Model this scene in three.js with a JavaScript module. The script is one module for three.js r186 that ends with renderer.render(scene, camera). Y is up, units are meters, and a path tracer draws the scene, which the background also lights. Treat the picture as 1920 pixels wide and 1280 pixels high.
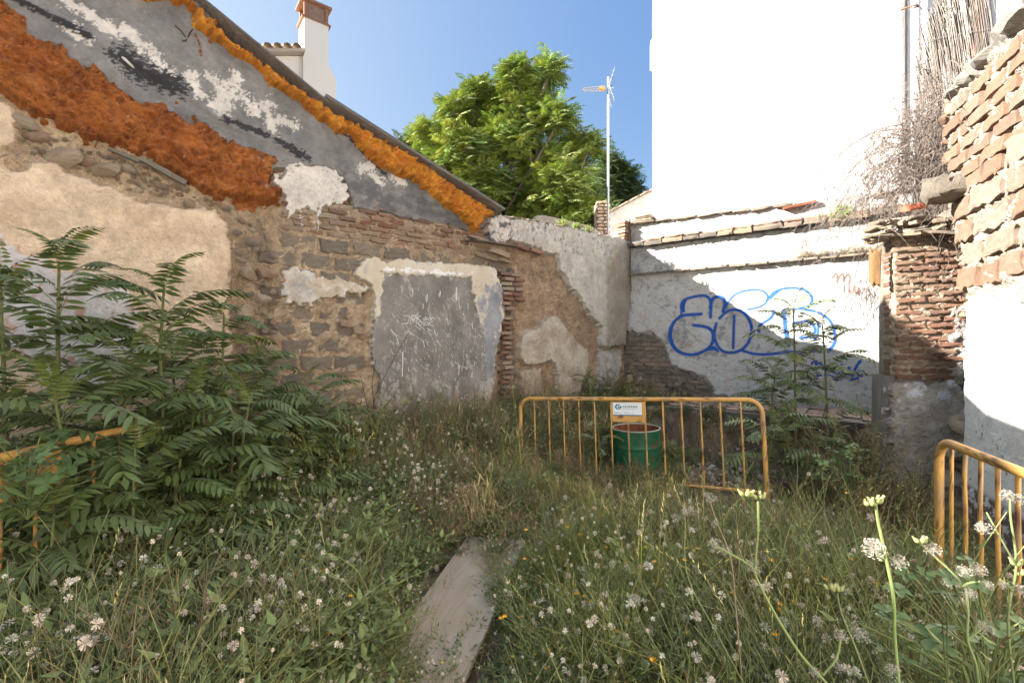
import * as THREE from 'three';
import { mergeGeometries, mergeVertices } from 'three/addons/utils/BufferGeometryUtils.js';
import { createNoise2D, createNoise3D } from 'simplex-noise';

// ---------- camera, sky, sun, exposure ----------
const scene = new THREE.Scene();
const camera = new THREE.PerspectiveCamera(73.74, 1024 / 682, 0.05, 400);
camera.position.set(0, 1.65, 0);
camera.lookAt(0, 1.65, -10);
const renderer = new THREE.WebGLRenderer({ antialias: true });
renderer.toneMapping = THREE.LinearToneMapping;
renderer.toneMappingExposure = 6.1;
renderer.shadowMap.enabled = true;

const SUN = new THREE.Vector3(-0.92, 0.386, 0.064).normalize();
const sun = new THREE.DirectionalLight(new THREE.Color(1, 0.93, 0.86), 4.2);
sun.position.copy(SUN).multiplyScalar(40);
sun.castShadow = true;
sun.shadow.mapSize.set(4096, 4096);
Object.assign(sun.shadow.camera, { left: -16, right: 16, top: 16, bottom: -16, near: 1, far: 90 });
scene.add(sun, sun.target);

{ // clear afternoon sky: deep blue away from the sun, paler and hazier towards it and towards the horizon
  const W = 512, Hh = 256, data = new Float32Array(W * Hh * 4);
  for (let j = 0; j < Hh; j++) {
    const el = ((j + 0.5) / Hh - 0.5) * Math.PI, y = Math.sin(el);
    for (let i = 0; i < W; i++) {
      const az = ((i + 0.5) / W - 0.5) * 2 * Math.PI, x = Math.cos(az) * Math.cos(el), z = Math.sin(az) * Math.cos(el);
      const c = x * SUN.x + y * SUN.y + z * SUN.z, up = Math.max(0, y);
      const hz = Math.exp(-up * 3.6), glow = Math.pow(Math.max(0, 0.5 + 0.5 * c), 3.0), mie = 0.55 * Math.pow(Math.max(0, c), 14);
      const k = 1.06 / 6.1;
      const o = (j * W + i) * 4, g = y < 0 ? 0.45 : 1;
      data[o] = k * g * (0.03 + 0.72 * hz + 0.86 * glow + mie);
      data[o + 1] = k * g * (0.2 + 0.84 * hz + 0.80 * glow + mie);
      data[o + 2] = k * g * (0.62 + 0.58 * hz + 0.5 * glow + 0.9 * mie);
      data[o + 3] = 1;
    }
  }
  const sky = new THREE.DataTexture(data, W, Hh, THREE.RGBAFormat, THREE.FloatType);
  sky.mapping = THREE.EquirectangularReflectionMapping;
  sky.magFilter = sky.minFilter = THREE.LinearFilter;
  sky.needsUpdate = true;
  scene.background = sky;
  scene.environment = sky;
}

// ---------- helpers ----------
const V = (x, y, z) => new THREE.Vector3(x, y, z);
function rnd(seed) { let s = seed | 0; return () => { s = (s + 0x6d2b79f5) | 0; let t = Math.imul(s ^ (s >>> 15), 1 | s); t = (t + Math.imul(t ^ (t >>> 7), 61 | t)) ^ t; return ((t ^ (t >>> 14)) >>> 0) / 4294967296; }; }
const n2 = createNoise2D(rnd(11)), n3 = createNoise3D(rnd(12));
const clamp = (x, a = 0, b = 1) => Math.min(b, Math.max(a, x));
const sm = (a, b, x) => { const t = clamp((x - a) / (b - a)); return t * t * (3 - 2 * t); };
const lerp = (a, b, t) => a + (b - a) * t;
const mixc = (a, b, t) => [lerp(a[0], b[0], t), lerp(a[1], b[1], t), lerp(a[2], b[2], t)];
const mulc = (a, k) => [a[0] * k, a[1] * k, a[2] * k];
function fbm(x, y, oct = 4, gain = 0.5) { let a = 1, s = 0, n = 0; for (let i = 0; i < oct; i++) { s += a * n2(x, y); n += a; a *= gain; x = x * 2.03 + 17.1; y = y * 2.03 + 9.7; } return s / n; }
function billow(x, y, oct = 4) { let a = 1, s = 0, n = 0; for (let i = 0; i < oct; i++) { s += a * (1 - Math.abs(n2(x, y)) * 2); n += a; a *= 0.5; x = x * 2.1 + 5.3; y = y * 2.1 + 3.1; } return s / n; }
const lin = (r, g, b) => { const f = (c) => { c /= 255; return c <= 0.04045 ? c / 12.92 : ((c + 0.055) / 1.055) ** 2.4; }; return [f(r), f(g), f(b)]; };

// signed distance to a polygon, positive inside
function polySD(poly) {
  return (x, y) => {
    let d = 1e9, inside = false;
    for (let i = 0, j = poly.length - 1; i < poly.length; j = i++) {
      const [ax, ay] = poly[j], [bx, by] = poly[i], ex = bx - ax, ey = by - ay, wx = x - ax, wy = y - ay;
      const t = clamp((wx * ex + wy * ey) / (ex * ex + ey * ey)), dx = wx - ex * t, dy = wy - ey * t;
      d = Math.min(d, dx * dx + dy * dy);
      if ((ay > y) !== (by > y) && x < ax + ((y - ay) / (by - ay)) * (bx - ax)) inside = !inside;
    }
    return (inside ? 1 : -1) * Math.sqrt(d);
  };
}
function lineD(pts) { return (x, y) => { let d = 1e9; for (let i = 1; i < pts.length; i++) { const [ax, ay] = pts[i - 1], [bx, by] = pts[i], ex = bx - ax, ey = by - ay, t = clamp(((x - ax) * ex + (y - ay) * ey) / (ex * ex + ey * ey)); d = Math.min(d, Math.hypot(x - ax - ex * t, y - ay - ey * t)); } return d; }; }

// fine grain that tiles, used as bump and as slight tone variation (uv in metres)
function tiled(N, cells, seed) {
  const r = rnd(seed), out = new Float32Array(N * N); let amp = 1, tot = 0;
  for (const c of cells) {
    const g = new Float32Array(c * c).map(() => r());
    for (let j = 0; j < N; j++) for (let i = 0; i < N; i++) {
      const x = (i / N) * c, y = (j / N) * c, x0 = Math.floor(x), y0 = Math.floor(y), fx = sm(0, 1, x - x0), fy = sm(0, 1, y - y0), x1 = (x0 + 1) % c, y1 = (y0 + 1) % c;
      out[j * N + i] += amp * lerp(lerp(g[y0 * c + x0], g[y0 * c + x1], fx), lerp(g[y1 * c + x0], g[y1 * c + x1], fx), fy);
    }
    tot += amp; amp *= 0.72;
  }
  return out.map((v) => v / tot);
}
function grainTexture(N, cells, seed, lo, hi, rep, srgb) {
  const t = tiled(N, cells, seed), d = new Uint8Array(N * N * 4);
  t.forEach((v, i) => { const q = clamp((v - 0.5) * 2.2 + 0.5) * (hi - lo) + lo; d[i * 4] = d[i * 4 + 1] = d[i * 4 + 2] = q * 255; d[i * 4 + 3] = 255; });
  const x = new THREE.DataTexture(d, N, N); x.wrapS = x.wrapT = THREE.RepeatWrapping; x.magFilter = THREE.LinearFilter; x.minFilter = THREE.LinearMipmapLinearFilter; x.repeat.set(rep, rep);
  if (srgb) x.colorSpace = THREE.SRGBColorSpace;
  x.needsUpdate = true; return x;
}
const bumpGrain = grainTexture(512, [16, 32, 64, 128, 256], 3, 0, 1, 1.3, false);
const toneGrain = grainTexture(512, [8, 24, 64, 128, 256], 4, 0.84, 1, 0.9, true);
const bumpRough = grainTexture(512, [24, 48, 96, 256], 5, 0, 1, 1.9, false);
function mat(o = {}) { const { rgb, ...r } = o; const m = new THREE.MeshStandardMaterial({ roughness: 0.92, side: THREE.DoubleSide, ...r }); if (rgb) m.color.setRGB(...rgb); return m; }
const vc = (o = {}) => mat({ vertexColors: true, bumpMap: bumpGrain, bumpScale: 0.006, map: toneGrain, ...o });
const leafMat = (o = {}) => { const m = new THREE.MeshPhysicalMaterial({ vertexColors: true, side: THREE.DoubleSide, roughness: 0.75, transmission: 0.25, thickness: 0, ...o }); return m; };

const names = new Map();
function numbered(n) { const k = names.get(n) ?? 0; names.set(n, k + 1); return k ? n + '_' + String(k).padStart(3, '0') : n; }
function shade(o) { o.castShadow = o.receiveShadow = true; return o; }
function thing(name, label, category, group, pos = [0, 0, 0], ry = 0) {
  const g = new THREE.Group(); g.name = numbered(name); g.position.set(...pos); g.rotation.y = ry; g.userData = { label, category }; if (group) g.userData.group = group; scene.add(g); return g;
}
function tag(o, label, category, group) { o.name = numbered(o.name); o.userData.label = label; o.userData.category = category; if (group) o.userData.group = group; scene.add(o); return o; }
function part(name, geo, m, parent, kind) { const o = shade(new THREE.Mesh(geo, m)); o.name = name; if (kind) o.userData.kind = kind; if (parent) parent.add(o); return o; }
function structure(name, geo, m, label) { const o = part(name, geo, m, scene, 'structure'); if (label) o.userData.label = label; return o; }

// collects triangles with a colour each
class GB {
  constructor() { this.p = []; this.c = []; this.i = []; this.u = []; }
  v(x, y, z, c, u = x, w = y) { this.p.push(x, y, z); this.c.push(c[0], c[1], c[2]); this.u.push(u, w); return this.p.length / 3 - 1; }
  t(a, b, c) { this.i.push(a, b, c); }
  q(a, b, c, d) { this.i.push(a, b, c, a, c, d); }
  tube(pts, rad, col, sides = 4) {
    const n = pts.length; let prev = null; const up = V(0.31, 0.2, 0.93);
    for (let k = 0; k < n; k++) {
      const d = pts[Math.min(n - 1, k + 1)].clone().sub(pts[Math.max(0, k - 1)]).normalize(), a = d.clone().cross(Math.abs(d.dot(up)) > 0.95 ? V(1, 0, 0) : up).normalize(), b = d.clone().cross(a), r = typeof rad === 'function' ? rad(k / (n - 1)) : rad, c = typeof col === 'function' ? col(k / (n - 1)) : col, ring = [];
      for (let s = 0; s < sides; s++) { const th = (s / sides) * 2 * Math.PI, ca = Math.cos(th) * r, sa = Math.sin(th) * r; ring.push(this.v(pts[k].x + a.x * ca + b.x * sa, pts[k].y + a.y * ca + b.y * sa, pts[k].z + a.z * ca + b.z * sa, c, s / sides, k * 0.1)); }
      if (prev) for (let s = 0; s < sides; s++) { const s2 = (s + 1) % sides; this.q(prev[s], ring[s], ring[s2], prev[s2]); }
      prev = ring;
    }
  }
  // lance-shaped leaflet folded along its midrib
  leaf(o, dir, side, len, wid, col, fold = 0.25, at = 0.38) {
    const nrm = dir.clone().cross(side).normalize(), P = (a, s, h) => this.v(o.x + dir.x * a + side.x * s + nrm.x * h, o.y + dir.y * a + side.y * s + nrm.y * h, o.z + dir.z * a + side.z * s + nrm.z * h, col);
    const b = P(0, 0, 0), l = P(len * at, wid / 2, wid * fold), r = P(len * at, -wid / 2, wid * fold), c = P(len * at, 0, 0), t = P(len, 0, -len * 0.06);
    this.t(b, c, l); this.t(b, r, c); this.t(l, c, t); this.t(c, r, t);
  }
  // rounder leaflet with a curved tip
  leaflet(o, dir, side, len, wid, col, fold = 0.2, droop = 0.2) {
    const nrm = dir.clone().cross(side).normalize(), P = (a, s, h) => this.v(o.x + dir.x * a + side.x * s + nrm.x * h, o.y + dir.y * a + side.y * s + nrm.y * h - droop * len * (a / len) ** 2, o.z + dir.z * a + side.z * s + nrm.z * h, col);
    let b = P(0, 0, 0), l = b, r = b;
    for (const [u, w] of [[0.14, 0.62], [0.36, 1], [0.62, 0.82], [0.84, 0.4]]) { const l2 = P(len * u, (wid / 2) * w, wid * fold * w), r2 = P(len * u, (-wid / 2) * w, wid * fold * w), b2 = P(len * u, 0, 0); if (l === b) { this.t(b, b2, l2); this.t(b, r2, b2); } else { this.q(b, b2, l2, l); this.q(b, r, r2, b2); } b = b2; l = l2; r = r2; }
    const t = P(len, 0, 0); this.t(l, b, t); this.t(b, r, t);
  }
  blade(pts, wid, side, col) {
    let a, b; const n = pts.length;
    for (let k = 0; k < n; k++) { const w = wid * (1 - (k / (n - 1)) ** 1.6) * 0.5 + 0.0003, c = typeof col === 'function' ? col(k / (n - 1)) : col; const l = this.v(pts[k].x - side.x * w, pts[k].y, pts[k].z - side.z * w, c), r = this.v(pts[k].x + side.x * w, pts[k].y, pts[k].z + side.z * w, c); if (k) this.q(a, b, r, l); a = l; b = r; }
  }
  geo(flat) {
    let g = new THREE.BufferGeometry();
    g.setAttribute('position', new THREE.Float32BufferAttribute(this.p, 3)); g.setAttribute('color', new THREE.Float32BufferAttribute(this.c, 3)); g.setAttribute('uv', new THREE.Float32BufferAttribute(this.u, 2)); g.setIndex(this.i);
    if (flat) g = g.toNonIndexed();
    g.computeVertexNormals(); return g;
  }
}

// a layer of matter on a wall: a fine sheet over a ragged outline that dips into the wall at its edge
function relief(o) {
  const { poly, res = 0.02, rag = 0.02, ragScale = 6, edge = 0.02, base = -0.03, z = () => 0.02, col = () => [1, 1, 1], holes = [], uv = (x, y) => [x, y] } = o;
  const xs = poly.map((p) => p[0]), ys = poly.map((p) => p[1]), x0 = Math.min(...xs) - 0.04, x1 = Math.max(...xs) + 0.04, y0 = Math.min(...ys) - 0.04, y1 = Math.max(...ys) + 0.04;
  const sdP = polySD(poly), sdH = holes.map(polySD), nx = Math.ceil((x1 - x0) / res), ny = Math.ceil((y1 - y0) / res), g = new GB(), id = new Int32Array((nx + 1) * (ny + 1)).fill(-1), S = new Float32Array((nx + 1) * (ny + 1));
  for (let j = 0; j <= ny; j++) for (let i = 0; i <= nx; i++) {
    const x = x0 + i * res, y = y0 + j * res; let d = sdP(x, y); for (const h of sdH) d = Math.min(d, -h(x, y));
    if (d < 0.3 && d > -0.3) d += rag * (fbm(x * ragScale + 3.3, y * ragScale, 4, 0.6));
    S[j * (nx + 1) + i] = d;
  }
  const at = (i, j) => S[Math.min(ny, Math.max(0, j)) * (nx + 1) + Math.min(nx, Math.max(0, i))];
  const vert = (i, j) => { const k = j * (nx + 1) + i; if (id[k] < 0) { let x = x0 + i * res, y = y0 + j * res, d = S[k]; if (Math.abs(d) < res * 0.7) { const gx = (at(i + 1, j) - at(i - 1, j)) / (2 * res), gy = (at(i, j + 1) - at(i, j - 1)) / (2 * res), gg = gx * gx + gy * gy; if (gg > 0.04) { const q = clamp(d / gg, -res, res) * 0.9; x -= gx * q; y -= gy * q; d = 0; } } const e = sm(0, edge, d), zz = base + (z(x, y, d) - base) * e, c = col(x, y, d), w = uv(x, y); id[k] = g.v(x, y, zz, c, w[0], w[1]); } return id[k]; };
  for (let j = 0; j < ny; j++) for (let i = 0; i < nx; i++) {
    const k = j * (nx + 1) + i; if (Math.max(S[k], S[k + 1], S[k + nx + 1], S[k + nx + 2]) < -res * 0.2) continue;
    g.q(vert(i, j), vert(i + 1, j), vert(i + 1, j + 1), vert(i, j + 1));
  }
  return g.geo();
}
// thick wall body from an outline, its front face just behind the layers
function slab(poly, front, thick) {
  const s = new THREE.Shape(poly.map((p) => new THREE.Vector2(p[0], p[1]))), g = new THREE.ExtrudeGeometry(s, { depth: thick, bevelEnabled: false }); g.translate(0, 0, front - thick); return g;
}
// brick or block of unit size with worn edges and uneven faces
function roughBox(seed, amp = 0.05, sx = 4, sy = 2, sz = 1) {
  const g = new THREE.BoxGeometry(1, 1, 1, sx, sy, sz), p = g.attributes.position, seen = new Map(), r = rnd(seed);
  for (let i = 0; i < p.count; i++) {
    const k = [p.getX(i), p.getY(i), p.getZ(i)].map((v) => v.toFixed(3)).join();
    if (!seen.has(k)) { const ax = Math.abs(p.getX(i)) > 0.49, ay = Math.abs(p.getY(i)) > 0.49, az = Math.abs(p.getZ(i)) > 0.49, ed = ax + ay + az, w = (ed >= 2 ? 1 : 0.45) * amp; seen.set(k, [-(ax ? Math.sign(p.getX(i)) : 0) * w * r() * 0.8 + (r() - 0.5) * w * 0.5, -(ay ? Math.sign(p.getY(i)) : 0) * w * r() * 1.6 + (r() - 0.5) * w * 0.8, -(az ? Math.sign(p.getZ(i)) : 0) * w * r() * 1.5]); }
    const q = seen.get(k); p.setXYZ(i, p.getX(i) + q[0], p.getY(i) + q[1], p.getZ(i) + q[2]);
  }
  g.computeVertexNormals(); return g;
}
function stoneGeo(seed) {
  let g = mergeVertices(new THREE.IcosahedronGeometry(0.5, 1).deleteAttribute('uv').deleteAttribute('normal')); const p = g.attributes.position, r = rnd(seed);
  const cut = [0, 1, 2, 3, 4, 5, 6, 7, 8].map(() => [V(r() - 0.5, r() - 0.5, r() - 0.5).normalize(), 0.26 + r() * 0.15]);
  for (let i = 0; i < p.count; i++) { const v = V(p.getX(i), p.getY(i), p.getZ(i)); v.multiplyScalar(1 + (r() - 0.5) * 0.22); for (const [n, d] of cut) { const e = v.dot(n) - d; if (e > 0) v.addScaledVector(n, -e * 0.85); } p.setXYZ(i, v.x, v.y, v.z); }
  g = g.toNonIndexed(); g.computeVertexNormals();
  const u = new Float32Array(g.attributes.position.count * 2); for (let i = 0; i < u.length / 2; i++) { u[i * 2] = g.attributes.position.getX(i) + g.attributes.position.getZ(i) * 0.5; u[i * 2 + 1] = g.attributes.position.getY(i); }
  g.setAttribute('uv', new THREE.BufferAttribute(u, 2)); return g;
}
const brickGeos = [1, 2, 3, 4, 5, 6].map((s) => roughBox(s, 0.11)), blockGeos = [21, 22, 23, 24, 25].map((s) => roughBox(s, 0.12, 6, 4, 1)), stoneGeos = [31, 32, 33, 34, 35, 36, 37].map(stoneGeo);
function piece(name, geo, m, parent, [x, y, z], [w, h, d], rot = [0, 0, 0]) { const o = part(name, geo, m, parent); o.position.set(x, y, z); o.scale.set(w, h, d); o.rotation.set(...rot); return o; }
const pick = (r, a) => a[Math.floor(r() * a.length) % a.length];

const brickMats = [[0.34, 0.17, 0.105], [0.38, 0.215, 0.14], [0.32, 0.2, 0.145], [0.4, 0.27, 0.19], [0.3, 0.155, 0.105]].map((rgb) => mat({ rgb, bumpMap: bumpRough, bumpScale: 0.006, map: toneGrain }));
const dustyBrick = [[0.552, 0.391, 0.269], [0.575, 0.425, 0.302], [0.506, 0.356, 0.258], [0.552, 0.333, 0.224], [0.621, 0.494, 0.358]].map((rgb) => mat({ rgb, bumpMap: bumpRough, bumpScale: 0.008, map: toneGrain }));
const cinder = [[0.516, 0.425, 0.325], [0.468, 0.384, 0.291], [0.564, 0.454, 0.336], [0.432, 0.354, 0.274]].map((rgb) => mat({ rgb, bumpMap: bumpRough, bumpScale: 0.02, map: toneGrain }));
const stoneMats = [[0.582, 0.448, 0.308], [0.515, 0.392, 0.270], [0.650, 0.526, 0.391], [0.538, 0.358, 0.242], [0.414, 0.336, 0.253]].map((rgb) => mat({ rgb, bumpMap: bumpRough, bumpScale: 0.01, map: toneGrain }));
const woodMats = [[0.3, 0.24, 0.17], [0.36, 0.31, 0.24], [0.24, 0.18, 0.12]].map((rgb) => mat({ rgb, bumpMap: bumpRough, bumpScale: 0.006, map: toneGrain }));

// ---------- ground ----------
const LW = { o: [-1.03, -6.3], ax: [0.788, -0.616], n: [0.616, 0.788] }, GW = { o: [2.23, -8.85], ax: [0.805, 0.593], n: [-0.593, 0.805] }, RW = { o: [4.04, -4.0], ax: [-0.438, 0.899], n: [-0.899, -0.438] };
const toWall = (w, x, z) => [(x - w.o[0]) * w.ax[0] + (z - w.o[1]) * w.ax[1], (x - w.o[0]) * w.n[0] + (z - w.o[1]) * w.n[1]];
const LRY = Math.atan2(0.616, 0.788), GRY = -Math.atan2(0.593, 0.805), RRY = Math.atan2(-0.899, -0.438);
function groundY(x, z) {
  const [lt, lw] = toWall(LW, x, z), [gs, gw] = toWall(GW, x, z), [ru, rw] = toWall(RW, x, z);
  let y = 0.5 * sm(2.1, 0.15, lw);
  const bank = 0.6 * sm(1.75, 1.2, gw + 0.12 * n2(x * 1.7, z * 1.7)) * sm(4.6, 3.6, gs);
  y = Math.max(y, bank, 0.5 * sm(1.9, 0.6, gw));
  y = Math.max(y, 0.32 * sm(0.5, 0.0, rw) * sm(1.2, -0.6, ru));
  y += 0.035 * fbm(x * 1.3, z * 1.3, 3) + 0.02 * fbm(x * 6, z * 6, 2);
  if (lw < -0.2 || gw < -0.2 || rw < -0.2) y = Math.min(y, 0.3);
  return y;
}
{
  const g = new GB(), xs = [], zs = []; for (const a of [-300, -120, -50, -20, -12]) xs.push(a); for (let x = -8; x <= 8; x += 0.06) xs.push(x); for (const a of [12, 20, 50, 120, 300]) xs.push(a);
  for (const a of [-300, -120, -50, -25, -15]) zs.push(a); for (let z = -11; z <= 1; z += 0.06) zs.push(z); for (const a of [4, 10, 30, 100, 300]) zs.push(a);
  for (const z of zs) for (const x of xs) {
    const litter = sm(-0.1, 0.5, fbm(x * 2.1, z * 2.1, 4)), peb = sm(0.55, 0.75, n2(x * 19, z * 19)) * 0.6;
    let c = mixc([0.13, 0.095, 0.065], [0.24, 0.18, 0.12], litter); c = mixc(c, [0.42, 0.38, 0.33], peb);
    g.v(x, groundY(x, z) + (Math.abs(x) < 8 && z > -11 && z < 1 ? 0.012 * n2(x * 14, z * 14) : 0), z, c, x, z);
  }
  for (let j = 0; j + 1 < zs.length; j++) for (let i = 0; i + 1 < xs.length; i++) { const a = j * xs.length + i; g.q(a, a + xs.length, a + xs.length + 1, a + 1); }
  structure('ground', g.geo(), vc({ bumpMap: bumpRough, bumpScale: 0.02 }), 'brown earth of the overgrown vacant lot');
}

{ // pale paved street behind the camera, where the lot opens
  const r = rnd(15), g = new GB(), N = 40; for (let j = 0; j <= N; j++) for (let i = 0; i <= N; i++) { const x = -30 + (60 * i) / N, z = 1.2 + (7 * j) / N; g.v(x, 0.06 + 0.004 * n2(x, z), z, mulc([0.36, 0.345, 0.32], 0.9 + 0.2 * r()), x, z); }
  for (let j = 0; j < N; j++) for (let i = 0; i < N; i++) { const a = j * (N + 1) + i; g.q(a, a + N + 1, a + N + 2, a + 1); }
  structure('street', g.geo(), vc({ bumpScale: 0.004 }), 'pale paved street in front of the lot');
}
// ---------- the ruined house wall on the left ----------
const house = thing('ruined_house_wall', 'ruined house wall with rust orange foam, peeling grey render and tan plaster', 'wall', null, [LW.o[0], 0, LW.o[1]], LRY);
{
  const H = house, r = rnd(77);
  const roof = [[-11.5, 4.95], [-6, 4.9], [-5, 4.72], [-4.3, 4.72], [-3.5, 4.95], ...[[-2.828,5.122],[-2.740,5.034],[-2.477,4.817],[-2.195,4.677],[-1.524,4.396],[-0.456,4.091],[0.949,3.570]]], eave = roof[roof.length - 1];
  part('wall_core', slab([[-11.5, -0.3], ...roof.map(([x, y]) => [x, y - 0.02]), [1.02, eave[1] - 0.05], [1.02, -0.3]], -0.06, 0.42), mat({ rgb: [0.32, 0.25, 0.18], bumpMap: bumpRough, bumpScale: 0.02 }), H);
  // earthy mortar bed behind bricks, blocks and stones
  const bedCol = (x, y) => { const a = fbm(x * 2.2, y * 2.2, 4), b = fbm(x * 13, y * 13, 3); return mulc(mixc([0.472, 0.342, 0.224], [0.614, 0.472, 0.322], clamp(0.5 + a)), 1 + 0.3 * b); };
  const hole = [[-3.996,3.125]][0];
  part('mortar_bed', relief({ poly: [[-7, -0.1], [-7, 3.3], ...[[-4.321,3.995],[-3.968,3.819],[-3.606,3.705],[-3.039,3.466],[-2.429,3.283],[-1.953,3.263]], [-1.9, 3.3], [0.9, 3.4], [1.02, 3.3], [1.02, -0.1]], res: 0.024, rag: 0, z: (x, y) => 0.022 + 0.06 * fbm(x * 3, y * 3.6, 5, 0.66) + 0.022 * fbm(x * 22, y * 22, 2) - 0.07 * sm(-2.5, -2.38, x) * sm(-2.02, -2.14, x), col: bedCol }), vc({ bumpMap: bumpRough, bumpScale: 0.018 }), H);
  // tan plaster below the rubble line
  part('tan_plaster', relief({ poly: [[-5.652,3.368],[-4.090,3.209],[-3.905,3.202],[-3.743,3.204],[-3.554,3.105],[-3.409,3.102],[-3.219,3.006],[-3.039,3.010],[-2.828,2.996],[-2.604,3.015],[-2.472,2.904],[-2.434,2.606],[-2.453,2.099],[-2.424,1.594],[-2.434,1.087],[-2.415,-0.380],[-5.652,-0.530]], res: 0.022, rag: 0.05, edge: 0.03,
    z: (x, y) => 0.085 + 0.016 * fbm(x * 1.4, y * 1.6, 4) + 0.004 * fbm(x * 15, y * 15, 2) - 0.12 * sm(0.09, 0.05, Math.hypot((x - hole[0]), (y - hole[1]) * 1.3)),
    col: (x, y, d) => { const a = fbm(x * 1.3, y * 1.9, 5, 0.6), b = fbm(x * 9, y * 18, 3), sc = sm(0.45, 0.6, fbm(x * 4 + 40, y * 11, 4, 0.65)); let c = mixc([0.64, 0.475, 0.32], [0.73, 0.57, 0.41], clamp(0.5 + a)); c = mulc(c, 1 + 0.12 * b); return mixc(c, [0.34, 0.245, 0.165], sc * 0.55 + sm(0.05, 0, d) * 0.3); } }), vc({ bumpScale: 0.012 }), H);
  part('tan_plaster', relief({ poly: [[-4.873,3.892],[-4.090,3.653],[-4.024,3.638],[-3.981,3.526],[-3.968,3.358],[-4.018,3.246],[-4.090,3.201],[-4.873,3.235]], res: 0.02, rag: 0.04, z: (x, y) => 0.07 + 0.02 * fbm(x * 2, y * 2, 4), col: (x, y) => mulc(mixc([0.64, 0.475, 0.32], [0.73, 0.57, 0.41], clamp(0.5 + fbm(x * 2, y * 2, 4))), 1 + 0.12 * fbm(x * 12, y * 12, 2)) }), vc({ bumpScale: 0.012 }), H);
  // white paint rests and dotted white rubbish behind the leaves
  part('paint_patch', relief({ poly: [[-4.208,2.563],[-4.060,2.563],[-3.953,2.420],[-3.743,2.282],[-3.500,2.233],[-3.296,2.125],[-3.192,1.853],[-3.160,1.548],[-3.390,1.156],[-3.905,1.376],[-4.265,1.822]], res: 0.022, rag: 0.12, ragScale: 3, z: (x, y) => 0.095 + 0.014 * fbm(x * 1.4, y * 1.6, 4), edge: 0.01, base: 0.05,
    col: (x, y) => { const k = sm(0.35, 0.5, fbm(x * 7, y * 3, 3)); return mixc([0.62, 0.58, 0.56], [0.5, 0.25, 0.15], k * 0.8); } }), vc({ bumpScale: 0.006 }), H);
  // grey render under the roof with rests of white paint and black tar
  const whites = [[[-3.692,4.622],[-3.554,4.579],[-3.364,4.484]], [[-3.323,4.531],[-3.219,4.493],[-3.128,4.417]], [[-3.060,4.341],[-2.948,4.225]], [[-2.819,4.297],[-2.731,4.139]], [[-2.627,4.338],[-2.487,4.276],[-2.604,4.071]], [[-2.415,4.414],[-2.487,4.137],[-2.534,4.010]], [[-2.341,4.240],[-2.241,4.100]], [[-2.123,4.253],[-2.086,4.001]], [[-2.007,4.083],[-1.854,4.068]], [[-3.658,4.401],[-3.589,4.358]], [[-0.912,3.735],[-0.828,3.652]], [[-0.664,3.756],[-0.554,3.710]], [[-0.980,3.853],[-1.101,3.725]]].map(lineD);
  const tars = [[[[-3.987,4.502],[-3.661,4.413],[-3.543,4.376]], 0.04], [[[-3.296,4.277],[-3.192,4.189],[-2.914,4.158]], 0.13], [[[-2.510,3.945],[-2.266,3.914],[-2.113,3.888]], 0.045], [[[-2.007,3.858],[-1.723,3.743]], 0.06], [[[-1.308,4.161],[-0.980,3.920],[-0.772,3.766]], 0.03]].map(([p, w]) => [lineD(p), w]);
  const dark = lineD([[-1.212,3.570],[-0.772,3.459],[-0.167,3.407],[0.339,3.328]]), crease = lineD([[-4.090,4.530],[-3.661,4.413],[-3.296,4.297],[-2.888,4.129],[-2.510,3.906],[-1.723,3.725],[-1.308,3.550]]);
  part('grey_render', relief({ poly: [[-5.962,4.391],[-3.968,4.813],[-2.771,5.122],[-2.477,4.783],[-1.524,4.364],[0.949,3.522],[0.593,3.212],[0.139,3.266],[-0.215,3.255],[-0.554,3.249],[-0.743,3.279],[-1.048,3.267],[-1.180,3.270],[-1.231,3.390],[-1.308,3.614],[-1.554,3.685],[-1.898,3.586],[-2.429,3.395],[-3.039,3.611],[-3.606,3.825],[-3.937,3.989],[-4.265,4.190],[-5.962,4.206]], res: 0.0115, rag: 0.03, edge: 0.012,
    z: (x, y) => 0.062 + 0.008 * fbm(x * 2.3, y * 2.3, 4) + 0.022 * sm(0.05, 0.0, crease(x, y)),
    col: (x, y, d) => {
      const a = fbm(x * 1.7, y * 1.7, 5, 0.6), b = fbm(x * 14, y * 30, 3); let c = mulc(mixc([0.165, 0.162, 0.158], [0.26, 0.25, 0.238], clamp(0.5 + a)), 1 + 0.16 * b), w = 0;
      for (const f of whites) w = Math.max(w, 1 - f(x, y) / 0.17); const wn = fbm(x * 7, y * 7, 5, 0.7) * 0.62 + 0.38 * fbm(x * 24, y * 16, 3, 0.7); c = mixc(c, [0.66, 0.61, 0.55], sm(0.0, 0.14, wn + w * 1.15 - 0.74));
      for (const [f, q] of tars) { const k = f(x, y); c = mixc(c, [0.035, 0.034, 0.036], sm(0.0, 0.12, (1 - k / q) * 0.7 + fbm(x * 9, y * 22, 4, 0.65) * 0.8 - 0.12)); }
      c = mixc(c, [0.1, 0.098, 0.098], sm(0.0, 0.25, 0.22 - dark(x, y) + 0.3 * fbm(x * 4, y * 7, 5, 0.65)) * (1 - w) * 0.8);
      return mixc(c, [0.38, 0.3, 0.21], sm(0.03, 0.0, d) * sm(-0.1, 0.3, fbm(x * 5, y * 5, 2)) * 0.8);
    } }), vc({ bumpScale: 0.005 }), H);
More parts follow.
